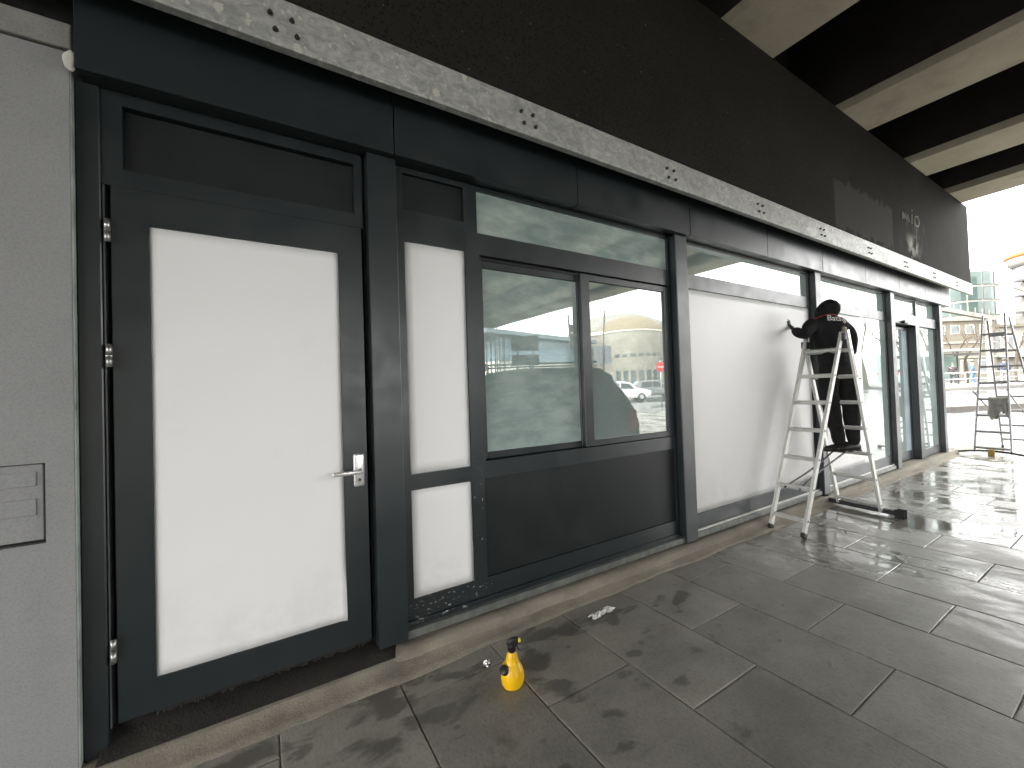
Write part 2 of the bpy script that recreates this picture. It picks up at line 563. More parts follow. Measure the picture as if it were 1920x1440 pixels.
def copy_tree(o, parent=None):
    c = o.copy()
    COL.objects.link(c)
    if parent is not None:
        c.parent = parent
    for ch in list(o.children):
        copy_tree(ch, c)
    return c

def skin_mesh(name, verts, edges, mat, parent, root=0, sub=2, wrinkle=0.0, wscale=9.0, label=None):
    """verts: list of (co, rx, ry); one smooth continuous surface"""
    me = bpy.data.meshes.new(name)
    me.from_pydata([Vector(v[0]) for v in verts], edges, [])
    o = bpy.data.objects.new(name, me)
    COL.objects.link(o)
    md = o.modifiers.new('skin', 'SKIN')
    md.branch_smoothing = .6
    md.use_smooth_shade = True
    for i, v in enumerate(verts):
        sv = me.skin_vertices[0].data[i]
        sv.radius = (v[1], v[2])
        sv.use_root = (i == root)
    ms = o.modifiers.new('sub', 'SUBSURF')
    ms.levels = sub
    ms.render_levels = sub
    dg = bpy.context.evaluated_depsgraph_get()
    me2 = bpy.data.meshes.new_from_object(o.evaluated_get(dg))
    bpy.data.objects.remove(o)
    bpy.data.meshes.remove(me)
    me2.name = name
    if wrinkle:
        for v in me2.vertices:
            k = mnoise.noise(Vector((v.co.x * wscale, v.co.y * wscale, v.co.z * wscale * .6)))
            v.co += v.normal * (wrinkle * k)
    return link_mesh(name, me2, mat, parent, smooth=True, label=label)

def gz(x, y):
    r = math.hypot(x - 3, y + 1)
    if r < 13:
        return 0.0
    if r < 40:
        return .022 * (r - 13)
    return min(.594 + .015 * (r - 40), 1.2)

# ------------------------------------------------------------------ ground
def build_ground():
    bm = bmesh.new()
    radii = [0, 6, 12, 14, 18, 22, 26, 30, 34, 38, 42, 50, 60, 80, 120, 200, 400, 900]
    n = 72
    rings = []
    for r in radii:
        if r == 0:
            rings.append([bm.verts.new((3, -1, -.05))])
            continue
        ring = []
        for k in range(n):
            a = 2 * math.pi * k / n
            x, y = 3 + r * math.cos(a), -1 + r * math.sin(a)
            ring.append(bm.verts.new((x, y, gz(x, y) - .05)))
        rings.append(ring)
    for k in range(n):
        bm.faces.new((rings[0][0], rings[1][k], rings[1][(k + 1) % n]))
    for i in range(1, len(rings) - 1):
        for k in range(n):
            bm.faces.new((rings[i][k], rings[i + 1][k], rings[i + 1][(k + 1) % n], rings[i][(k + 1) % n]))
    o = bm_obj('ground', bm, ASPH, None, True)
    tag(o, kind='structure')

build_ground()

PITCH, SLABL, GAP = .55, .80, .0065
X0 = 1.137          # a long joint

def slab_rows():
    """(x0,x1,y0,y1) of every slab, running bond, courses along Y"""
    out = []
    for c in range(-6, 46):
        xa = X0 + PITCH * c
        off = -.78 if c % 2 == 0 else -.37
        ys = [-.125]
        k = 0
        while True:
            y = off - SLABL * k
            if y < -13:
                break
            if y < -.2:
                ys.append(y)
            k += 1
        for a, b in zip(ys[:-1], ys[1:]):
            out.append((xa, xa + PITCH, b, a))
    return out

def in_view(p):
    d = Vector(p) - Vector((0, -2.4, CAMH))
    f = d.dot(fw)
    if f < .3:
        return False
    x, y = d.dot(rt2) / f * 765.8, d.dot(up2) / f * 765.8
    return abs(x) < 1000 and abs(y) < 760

def build_pavement():
    base = bmesh.new()
    add_box(base, -2.2, 16, -13, .12, -.30, -.009)
    root = bm_obj('pavement', base, MORTAR, None)
    tag(root, kind='structure')
    protos = []
    for i in range(6):
        bm = bmesh.new()
        w, l = (PITCH - GAP) / 2, (SLABL - GAP) / 2
        nx, ny = 5, 7
        grid = []
        for a in range(nx):
            row = []
            for b in range(ny):
                px = -w + 2 * w * a / (nx - 1)
                py = -l + 2 * l * b / (ny - 1)
                edge = a in (0, nx - 1) or b in (0, ny - 1)
                z = -.0022 if edge else random.uniform(-.0006, .0006)
                if edge:
                    if a in (0, nx - 1):
                        px += random.uniform(-.0016, .0016)
                    if b in (0, ny - 1):
                        py += random.uniform(-.0022, .0022)
                row.append(bm.verts.new((px, py, z)))
            grid.append(row)
        # pull the ring next to the edge outwards: a narrow worn arris
        for a in range(1, nx - 1):
            for b in range(1, ny - 1):
                v = grid[a][b]
                if a == 1: v.co.x = -w + .005
                if a == nx - 2: v.co.x = w - .005
                if b == 1: v.co.y = -l + .005
                if b == ny - 2: v.co.y = l - .005
        for b in range(1, ny - 1):
            for a in (0, nx - 1):
                grid[a][b].co.y = grid[1][b].co.y
        for a in range(1, nx - 1):
            for b in (0, ny - 1):
                grid[a][b].co.x = grid[a][1].co.x
        for a in range(nx - 1):
            for b in range(ny - 1):
                bm.faces.new((grid[a][b], grid[a + 1][b], grid[a + 1][b + 1], grid[a][b + 1]))
        loop = [grid[a][0] for a in range(nx)] + [grid[nx - 1][b] for b in range(1, ny)] + [grid[a][ny - 1] for a in range(nx - 2, -1, -1)] + [grid[0][b] for b in range(ny - 2, 0, -1)]
        low = [bm.verts.new((v.co.x, v.co.y, -.04)) for v in loop]
        for k in range(len(loop)):
            bm.faces.new((loop[k], low[k], low[(k + 1) % len(loop)], loop[(k + 1) % len(loop)]))
        bmesh.ops.recalc_face_normals(bm, faces=bm.faces)
        me = bpy.data.meshes.new('paving_slab')
        bm.to_mesh(me)
        bm.free()
        me.materials.append(PAVE)
        protos.append(me)
    rows = slab_rows()
    seen, rest = [], []
    for r in rows:
        x0, x1, y0, y1 = r
        cx, cy = (x0 + x1) / 2, (y0 + y1) / 2
        d = math.hypot(cx, cy + 2.4)
        F = cx * fw.x + (cy + 2.4) * fw.y
        if F > 16.2:
            continue
        vis = any(in_view((x, y, 0)) for x in (x0, x1, cx) for y in (y0, y1, cy))
        (seen if vis and cx < 15 else rest).append((d, r))
    seen.sort()
    rest += seen[290:]
    for d, (x0, x1, y0, y1) in seen[:290]:
        o = bpy.data.objects.new('paving_slab', random.choice(protos))
        COL.objects.link(o)
        o.parent = root
        cx, cy = (x0 + x1) / 2, (y0 + y1) / 2
        o.location = Vector((cx, cy, gz(cx, cy) + random.uniform(-.0015, .0015))) - ORG[root.name]
        o.scale = (1, (y1 - y0 - GAP) / (SLABL - GAP), 1)
        o.rotation_euler = (random.uniform(-.0016, .0016), random.uniform(-.0016, .0016), random.choice((0, math.pi)))
    bm = bmesh.new()
    for d, (x0, x1, y0, y1) in rest:
        g = GAP / 2
        vs = []
        for x, y in ((x0 + g, y0 + g), (x1 - g, y0 + g), (x1 - g, y1 - g), (x0 + g, y1 - g)):
            vs.append(bm.verts.new((x, y, gz(x, y))))
        lo = [bm.verts.new((v.co.x, v.co.y, v.co.z - .04)) for v in vs]
        bm.faces.new(vs)
        for k in range(4):
            bm.faces.new((vs[k], lo[k], lo[(k + 1) % 4], vs[(k + 1) % 4]))
    o = bm_obj('paving_slab', bm, PAVE, root)
    o['kind'] = 'stuff'

build_pavement()

def strip_mesh(name, xs, prof, mat, parent, jit=.004, seed=1, smooth=True):
    """a profile [(y,z)] swept along X with small irregularities; prof may be a function of x"""
    bm = bmesh.new()
    rings = []
    for x in xs:
        pr = prof(x) if callable(prof) else prof
        ring = []
        for j, (y, z) in enumerate(pr):
            k1 = mnoise.noise(Vector((x * 7, j * 3.1, seed))) + .5 * mnoise.noise(Vector((x * 23, j * 5.3, seed)))
            k2 = mnoise.noise(Vector((x * 6, j * 2.7, seed + 9)))
            e = 0 if j in (0, len(pr) - 1) else 1
            ring.append(bm.verts.new((x, y + jit * k1 * e, z + jit * k2 * e)))
        rings.append(ring)
    for i in range(len(rings) - 1):
        for j in range(len(rings[0]) - 1):
            bm.faces.new((rings[i][j], rings[i + 1][j], rings[i + 1][j + 1], rings[i][j + 1]))
    bmesh.ops.recalc_face_normals(bm, faces=bm.faces)
    return bm_obj(name, bm, mat, parent, smooth)

def frange(a, b, s):
    n = int(round((b - a) / s))
    return [a + (b - a) * i / n for i in range(n + 1)]

# concrete plinth along the foot of the shopfront
def build_plinth():
    root = empty('concrete_plinth', (5, -.1, 0), 'rough pale concrete plinth running along the foot of the shopfront', 'kerb')
    def prof(x):
        d = 1.0 if x < .62 else 0.0
        top = .085 - .035 * d
        return [(.10, top), (.02, top), (-.045, top), (-.088, top - .004), (-.100, top - .018), (-.104, .03), (-.108, -.03)]
    strip_mesh('plinth_block', frange(-.66, 11.6, .035), prof, KERBC, root, .007, 2)
    def fil(x):
        w = .055 + .05 * max(0, 1 - abs(x - .1) / 1.6) + .02 * mnoise.noise(Vector((x * 2, 0, 4)))
        h = .035 + .012 * max(0, 1 - abs(x - .1) / 1.2)
        return [(-.095, h), (-.118, h * .55), (-.125 - w * .5, .010), (-.125 - w, .0025), (-.13 - w, -.02)]
    strip_mesh('mortar_fillet', frange(-.66, 11.3, .03), fil, MORTAR, root, .008, 5)
    # damp debris lying in the threshold under the door
    strip_mesh('threshold_debris', frange(-.60, .70, .014), lambda x: [(.09, .10), (.02, .088), (-.02, .074), (-.055, .062), (-.078, .052)], DIRT_AND_SHADE, root, .010, 8)

build_plinth()

# ------------------------------------------------------------------ shopfront
shop = empty('shopfront', (5.3, 0, 0), 'long dark grey glazed shopfront under the viaduct with doors and windows', 'shopfront')
# closed body behind the frames
box('back_wall', -.60, 11.10, .16, 6.0, -.02, 3.45, DARK, shop, 0)

# --- left entrance door
fr = bmesh.new()
add_box(fr, -.650, -.575, -.012, .12, .03, 2.885, .004)          # jamb left
add_box(fr, -.5745, .508, .000, .12, 2.826, 2.885, 0)             # head
add_box(fr, -.5745, -.505, .000, .12, 2.4655, 2.826, 0)
add_box(fr, .466, .508, .000, .12, 2.4655, 2.826, 0)
add_box(fr, -.505, .466, .000, .12, 2.4655, 2.542, 0)
bmesh.ops.remove_doubles(fr, verts=fr.verts, dist=.0001)
frame0 = bm_obj('door_frame', fr, PAINT, shop)
box('transom_panel', -.5045, .4655, .034, .11, 2.5425, 2.8235, BLACKP, shop, .002)
# thin bright joint strip beside the jamb
box('jamb_seal', -.573, -.567, .004, .05, .14, 2.47, GREYPAINT, shop, .001)
dr = bmesh.new()
add_box(dr, -.545, -.421, -.002, .05, .155, 2.4635, 0)
add_box(dr, .374, .497, -.002, .05, .155, 2.4635, 0)
add_box(dr, -.421, .374, -.002, .05, 2.306, 2.4635, 0)
add_box(dr, -.421, .374, -.002, .05, .155, .297, 0)
add_box(dr, -.4208, .3738, .0085, .046, .2972, 2.3058, 0)
door = bm_obj('door', dr, PAINT, shop, label='tall dark grey entrance door with silver lever handle')
bm = bmesh.new()
add_box(bm, .420, .478, -.034, -.0045, 1.015, 1.195, .010, 3)
add_box(bm, .437, .461, -.060, -.034, 1.085, 1.115, .005, 2)
add_box(bm, .305, .462, -.078, -.060, 1.089, 1.112, .007, 2)
hd = bm_obj('handle', bm, SILVER, door, True)
bm = bmesh.new()
add_tube(bm, [(.449, -.0345, 1.052), (.449, -.036, 1.052)], .008, 12)
bm_obj('keyhole', bm, BLKPL, door)
for z in (2.21, 1.67, .42):
    bm = bmesh.new()
    add_tube(bm, [(-.554, -.020, z), (-.554, -.020, z + .046)], .010, 10)
    add_tube(bm, [(-.554, -.020, z + .050), (-.554, -.020, z + .098)], .010, 10)
    add_box(bm, -.566, -.545, -.016, -.0045, z + .004, z + .094, .001)
    bm_obj('hinge', bm, STEEL, door, True)
# brush strip along the foot of the door
bm = bmesh.new()
for i in range(90):
    x = -.42 + .91 * i / 89
    add_box(bm, x - .004, x + .004, .004, .012, .150 - random.uniform(.006, .022), .156)
o = bm_obj('brush_seal', bm, DIRT_AND_SHADE, door)

# --- pilasters
def post(x0, x1, y0=-.062, z0=.085, z1=2.884, mat=PAINT):
    bm = bmesh.new()
    add_box(bm, x0, x1, y0, .12, z0, z1, .005, 2)
    return bm_obj('post', bm, mat, shop)
post(.525, .688, -.060, .11)
post(3.205, 3.372, -.066, .10, mat=PAINT)
post(5.925, 6.075, -.066, .10, mat=PAINT)
post(8.475, 8.640, -.066, .10, mat=PAINT)
post(10.98, 11.13, -.066, .09, mat=PAINT)
for x in (.512, 3.192, 5.912, 8.462):
    box('shadow_gap', x - .004 if x > .6 else x, x + .0115, .02, .12, .12, 2.884, DARK, shop, 0)

# --- narrow side window with two lights, then the sliding window
sw = bmesh.new()
Z = dict(b=.185, s=.300, m0=.940, m1=1.034, u=2.434, t0=2.625, t1=2.850, top=2.884)
add_box(sw, .6895, .744, .0, .12, Z['b'], Z['top'], 0)
add_box(sw, 1.143, 1.237, .0, .12, Z['b'], Z['top'], 0)
for a, b in ((Z['b'], Z['s']), (Z['m0'], Z['m1']), (Z['u'], Z['t0']), (Z['t1'], Z['top'])):
    add_box(sw, .744, 1.143, .0, .12, a, b, 0)
win0 = bm_obj('side_window', sw, PAINT, shop)
box('pane', .7445, 1.1425, .0105, .06, Z['m1'], Z['u'], WASH, win0, 0)
box('pane', .7445, 1.1425, .0105, .06, Z['s'], Z['m0'], WASH, win0, 0)
box('blind_panel', .7445, 1.1425, .026, .06, Z['t0'], Z['t1'], BLACKP, win0, .001)

ww = bmesh.new()
add_box(ww, 1.2375, 3.188, .0005, .12, .185, .300, 0)       # bottom rail
add_box(ww, 1.2375, 3.188, .0005, .12, .945, 1.055, 0)      # sill rail
add_box(ww, 1.2375, 3.188, .0005, .12, 2.425, 2.568, 0)     # transom rail
add_box(ww, 1.2375, 3.188, .0005, .12, 2.856, 2.884, 0)
add_box(ww, 3.180, 3.1885, .001, .12, .301, .944, 0)
add_box(ww, 3.176, 3.1885, .001, .12, 1.0555, 2.4245, 0)
add_box(ww, 3.178, 3.1885, .001, .12, 2.5685, 2.8555, 0)
add_box(ww, 1.2375, 1.250, .001, .12, 1.0555, 2.4245, 0)
wf = bm_obj('sliding_window', ww, PAINT, shop)
box('lower_panel', 1.2375, 3.1795, .016, .11, .3005, .9445, BLACKP, shop, .001)
box('pane', 1.2375, 3.1775, .022, .07, 2.5685, 2.8555, WASH, wf, 0)
ring_frame('sash', 1.252, 2.172, .046, .086, 1.060, 2.405, .040, .045, .045, .050, PAINT, wf)
box('pane', 1.2925, 2.1265, .062, .076, 1.1055, 2.3545, WASH, wf, 0)
ring_frame('sash', 2.130, 3.172, .004, .040, 1.060, 2.412, .088, .066, .048, .052, PAINT, wf)
box('pane', 2.2185, 3.1055, .020, .034, 1.1085, 2.3595, CLEAR, wf, 0)
box('track', 1.2505, 3.1755, .0415, .045, 2.405, 2.424, BLKPL, wf, 0)

# --- two big shop windows
def big_window(x0, x1, mat_p):
    b = bmesh.new()
    add_box(b, x0, x1, .0005, .12, .150, .300, .003)
    add_box(b, x0, x1, .0005, .12, 2.430, 2.572, .003)
    add_box(b, x0, x1, .0005, .12, 2.862, 2.884, .002)
    add_box(b, x0, x0 + .030, .001, .12, .3005, 2.4295, .002)
    add_box(b, x1 - .030, x1, .001, .12, .3005, 2.4295, .002)
    add_box(b, x0, x0 + .026, .001, .12, 2.5725, 2.8615, .002)
    add_box(b, x1 - .026, x1, .001, .12, 2.5725, 2.8615, .002)
    w = bm_obj('shop_window', b, PAINT, shop)
    box('pane', x0 + .0265, x1 - .0265, .022, .05, 2.5725, 2.8615, CLEAR, w, 0)
    box('pane', x0 + .0305, x1 - .0305, .0125, .05, .3005, 2.4295, CLEAR, w, 0)
    return w
big_window(3.3725, 5.911, CLEAR)
big_window(6.0755, 8.461, CLEAR)

# --- automatic sliding door bay
b = bmesh.new()
add_box(b, 8.6405, 10.979, -.020, .12, 2.425, 2.600, .004)
add_box(b, 8.6405, 10.979, .001, .12, 2.866, 2.884, .002)
add_box(b, 8.6405, 8.664, .001, .12, 2.6005, 2.8655, .002)
add_box(b, 9.90, 9.955, .001, .12, 2.6005, 2.8655, .002)
add_box(b, 10.955, 10.979, .001, .12, 2.6005, 2.8655, .002)
add_box(b, 9.79, 9.985, -.018, .12, .09, 2.4245, .003)
add_box(b, 9.9855, 10.979, .001, .12, .10, .235, .003)
add_box(b, 10.945, 10.979, .0015, .12, .2355, 2.4245, .002)
sdoor = bm_obj('sliding_door', b, PAINT, shop)
box('pane', 8.6645, 9.8995, .022, .05, 2.6005, 2.8655, CLEAR, sdoor, 0)
box('pane', 9.9555, 10.9545, .022, .05, 2.6005, 2.8655, CLEAR, sdoor, 0)
box('pane', 9.9855, 10.9445, .022, .05, .2355, 2.4245, CLEAR, sdoor, 0)
ring_frame('door_leaf', 8.645, 9.789, .090, .130, .10, 2.40, .035, .045, .15, .05, PAINT, sdoor)
box('pane', 8.6805, 9.7435, .100, .118, .2505, 2.3495, CLEAR, sdoor, 0)
box('film_strip', 9.50, 9.7430, .0985, .0998, .2505, 2.3495, FILMG, sdoor, 0)
box('sensor', 9.10, 9.29, -.062, -.0205, 2.425, 2.475, BLKPL, sdoor, .012, 3)

# --- galvanised sill strips on short feet above the plinth
def sill(x0, x1, z0=.105, z1=.150):
    bm = bmesh.new()
    add_box(bm, x0, x1, -.046, -.040, z0, z1, .001)
    add_box(bm, x0, x1, -.0395, .02, z1 - .006, z1, .001)
    return bm_obj('sill_strip', bm, SILLM, shop)
sill(.690, 3.24)
sill(3.395, 5.90)
sill(6.09, 8.45)
for x0, x1 in ((.69, 3.20), (3.373, 5.92), (6.076, 8.47)):
    box('sill_plate', x0, x1, -.012, .10, .1505, .1835 if x0 < 1 else .1495, PAINT if x0 < 1 else GREYPAINT, shop, .001)
for x0, x1 in ((3.373, 5.92), (6.076, 8.47)):
    box('sill_track', x0, x1, -.022, -.001, .150, .166, ALU, shop, .002)

# --- fascia
FX = [-.63, .672, 2.04, 3.385, 4.74, 6.06, 7.42, 8.77, 10.07, 11.30, 11.55]
for a, c in zip(FX[:-1], FX[1:]):
    bm = bmesh.new()
    add_box(bm, a + .003, c - .003, -.100, -.070, 2.886, 3.33, .0025, 1)
    add_box(bm, a + .003, c - .003, -.0695, .12, 2.8865, 2.905, .001)
    bm_obj('fascia_panel', bm, PAINT, shop)
box('fascia_backing', -.62, 11.53, -.060, .12, 2.906, 3.50, DARK, shop, 0)

# ------------------------------------------------------------------ white vinyl sheets (being applied today)
def vinyl(name, x0, x1, z0, z1, y, label, cells=(14, 26), curl=0.0, seed=0, ragged=.0012):
    bm = bmesh.new()
    nx, nz = cells
    g = []
    for i in range(nx + 1):
        col = []
        for j in range(nz + 1):
            u, v = i / nx, j / nz
            x, z = x0 + (x1 - x0) * u, z0 + (z1 - z0) * v
            if i in (0, nx):
                x += ragged * mnoise.noise(Vector((z * 11, seed, i)))
            if j in (0, nz):
                z += ragged * mnoise.noise(Vector((x * 11, seed, j + 7)))
            yy = y - .0007 * mnoise.noise(Vector((x * 2.2, z * 1.6, seed)))
            if curl:
                yy -= curl * max(0, (u - .95) / .05) ** 2 * max(0, (.16 - v) / .16) ** .6
            col.append(bm.verts.new((x, yy, z)))
        g.append(col)
    for i in range(nx):
        for j in range(nz):
            bm.faces.new((g[i][j], g[i + 1][j], g[i + 1][j + 1], g[i][j + 1]))
    bm.normal_update()
    bmesh.ops.solidify(bm, geom=list(bm.faces), thickness=.0006)
    bmesh.ops.recalc_face_normals(bm, faces=bm.faces)
    o = bm_obj(name, bm, VINYL, None, True)
    tag(o, label, 'vinyl sheet', 'white vinyl sheets pasted on the shopfront')
    return o
vinyl('vinyl_sheet', -.4205, .3735, .2975, 2.3055, .0060, 'tall white vinyl sheet filling the door with the silver handle', (26, 40), .012, 1)
vinyl('vinyl_sheet', .746, 1.141, 1.036, 2.432, .0080, 'narrow tall white vinyl sheet in the window right beside the door', (8, 22), 0, 2, .003)
vinyl('vinyl_sheet', .746, 1.141, .302, .938, .0080, 'small white vinyl sheet low in the narrow window beside the door', (8, 12), 0, 3, .003)
vinyl('vinyl_sheet', 3.405, 5.880, .302, 2.428, .0100, 'very large white vinyl sheet on the window the worker is smoothing', (40, 34), 0, 4, .003)
vinyl('vinyl_sheet', 6.108, 7.47, .302, 2.428, .0100, 'white vinyl sheet covering half the window behind the ladder and worker', (20, 30), 0, 5, .003)

# ------------------------------------------------------------------ black cladding wall with the galvanised beam
wall = empty('cladding_wall', (3, -.2, 3.2), 'black perforated cladding wall above a galvanised steel beam', 'wall')
box('cladding', -7.0, 12.43, -.235, .10, 3.392, 4.995, CLAD, wall, .004)
bm = bmesh.new()
add_box(bm, -7.0, 12.44, -.252, -.236, 3.165, 3.395, .006, 2)
add_box(bm, -7.0, 12.44, -.2355, -.110, 3.374, 3.3905, .001)
add_box(bm, -7.0, 12.44, -.2355, -.205, 3.166, 3.182, .001)
beam = bm_obj('galvanised_beam', bm, GALV, wall)
box('soffit_backing', -7.0, 12.42, -.104, -.06, 3.335, 3.374, DARK, wall, 0)
bm = bmesh.new()
add_tube(bm, [(0, 0, 0), (0, -.006, 0)], .012, 10)
add_tube(bm, [(0, -.006, 0), (0, -.016, 0)], .008, 6)
bolt_me = bpy.data.meshes.new('bolt')
bmesh.ops.recalc_face_normals(bm, faces=bm.faces)
bm.to_mesh(bolt_me)
bm.free()
bolt_me.materials.append(simple('bolt_steel', (.06, .06, .055), .5, .6, .2))
for bx in (.12, 1.505, 2.93, 4.32, 5.69, 7.11, 8.52, 9.92, 11.3):
    for dx, dz in ((-.055, .035), (.035, .035), (-.035, -.035), (.055, -.035)):
        o = bpy.data.objects.new('bolt', bolt_me)
        COL.objects.link(o)
        o.parent = beam
        o.location = Vector((bx + dx, -.2522, 3.268 + dz)) - ORG[beam.name]
# scrawled white tag on the cladding
bm = bmesh.new()
def scrawl(pts, r=.012):
    add_tube(bm, [(x, -.238, z) for x, z in pts], r, 5)
sx, sz = 8.52, 3.98
scrawl([(sx, sz), (sx + .03, sz + .11), (sx + .09, sz + .02), (sx + .14, sz + .12), (sx + .2, sz + .02), (sx + .26, sz + .12), (sx + .30, sz)])
scrawl([(sx + .42, sz), (sx + .44, sz + .16)])
scrawl([(sx + .45, sz + .21), (sx + .455, sz + .24)])
scrawl([(sx + .56, sz + .04), (sx + .60, sz + .16), (sx + .72, sz + .18), (sx + .80, sz + .10), (sx + .74, sz + .02), (sx + .62, sz + .01), (sx + .56, sz + .04)])
bm_obj('painted_scrawl', bm, simple('faded_white_paint', (.30, .30, .28), .8), wall)

# ------------------------------------------------------------------ grey rendered wall at the left
gw = empty('grey_wall', (-1.4, -.1, 0), 'grey rendered wall with coping and a recessed cover, left of the door', 'wall')
bm = bmesh.new()
add_box(bm, -.738, -.656, -.045, .12, -.02, 2.972, 0)
add_box(bm, -6.0, -.738, -.045, .12, 1.288, 2.972, 0)
add_box(bm, -6.0, -.738, -.045, .12, -.02, .972, 0)
add_box(bm, -6.0, -1.04, -.045, .12, .972, 1.288, 0)
bmesh.ops.remove_doubles(bm, verts=bm.verts, dist=.0001)
bm_obj('rendered_face', bm, GREYW, gw)
bm = bmesh.new()
add_box(bm, -6.0, -.645, -.060, .12, 2.979, 3.085, .006, 2)
bm_obj('coping', bm, COPING, gw)
box('recess_back', -1.039, -.7385, -.012, .11, .9725, 1.2875, DIRT_AND_SHADE, gw, 0)  # near-black back puts the shade of the gap into its colour
bm = bmesh.new()
add_box(bm, -1.034, -.7465, -.036, -.0125, .986, 1.284, .002)
add_box(bm, -1.01, -.765, -.041, -.0365, 1.200, 1.255, .0015)
add_box(bm, -1.01, -.765, -.041, -.0365, 1.085, 1.150, .0015)
bm_obj('meter_cover', bm, GREYW, gw)
box('edge_bead', -.6555, -.6505, -.0435, -.013, .02, 2.965, simple('pale_edge_bead', (.30, .335, .31), .6, 0, .35, 9), gw, .001)
bm = bmesh.new()
bmesh.ops.create_uvsphere(bm, u_segments=14, v_segments=8, radius=.5)
for v in bm.verts:
    v.co = Vector((-.640 + v.co.x * .044 + .006 * mnoise.noise(v.co * 5), -.085 + v.co.y * .03, 2.915 + v.co.z * .085 + .008 * mnoise.noise(v.co * 4 + Vector((3, 1, 0)))))
bm_obj('foam_blob', bm, simple('expanding_foam', (.55, .54, .48), .8, 0, .1, 30, .3), gw, True)
box('dark_infill', -6.0, -.64, .0, .10, 3.09, 3.40, DARK, gw, 0)

# ------------------------------------------------------------------ viaduct deck overhead
via = empty('viaduct', (2, -8, 5), 'concrete viaduct deck with heavy cross girders over the pavement', 'viaduct')
DX0, DX1, DY0, DY1 = -12.5, 12.55, -17.0, 5.0
def skewed(name, xa, xb, xc, xd, y0, y1, z0, z1, mat, parent=None):
    """beam whose ends at y0 run xa..xb and at y1 run xc..xd"""
    bm = bmesh.new()
    vs = [bm.verts.new((x, y, z)) for z in (z0, z1) for x, y in ((xa, y0), (xb, y0), (xd, y1), (xc, y1))]
    for f in ((0, 3, 2, 1), (4, 5, 6, 7), (0, 1, 5, 4), (1, 2, 6, 5), (2, 3, 7, 6), (3, 0, 4, 7)):
        bm.faces.new([vs[k] for k in f])
    bmesh.ops.recalc_face_normals(bm, faces=bm.faces)
    return bm_obj(name, bm, mat, parent or via)
skewed('deck_slab', DX0, 10.95, DX0, 12.55, DY0, DY1, 7.0, 7.4, SHADEC)
skewed('deck_slab', DX0, 9.6, DX0, 9.7, -30, DY0 - .001, 7.0, 7.4, SHADEC)
# webs, gap shade in their near-black colour, on wide pale concrete bottom flanges
g = skewed('girder', 10.05, 10.45, 11.65, 12.05, DY0 + .1, DY1 - .1, 5.121, 6.999, SHADEC)
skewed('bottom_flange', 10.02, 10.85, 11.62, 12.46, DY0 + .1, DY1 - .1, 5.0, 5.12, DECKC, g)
skewed('edge_beam', 10.70, 10.85, 12.31, 12.46, DY0 + .1, DY1 - .1, 5.1205, 6.999, DECKC, g)
for k in range(1, 11):
    x1 = 12.45 - 2.562 * k
    if x1 < DX0:
        break
    g = box('girder', x1 - .62, x1 - .22, -29.8, DY1 - .1, 5.121, 6.999, SHADEC, via, 0)
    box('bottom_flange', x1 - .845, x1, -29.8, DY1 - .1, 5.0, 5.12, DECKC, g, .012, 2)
box('pier', -11.0, .4, -17.5, -16.3, -.2, 4.995, DECKC, via, .03, 2)  # added unseen block, darkens what the left door frame reflects
box('light_stop_wall', DX0, 12.3, .45, .75, 4.90, 6.999, SHADEC, via, 0)  # added wall, stops light coming in over the shopfront

# ================================================================== things on the pavement
RG = Vector((.853, -.522, 0))          # along the pavement, to the worker's right
FD = Vector((.522, .853, 0))           # the way the worker faces

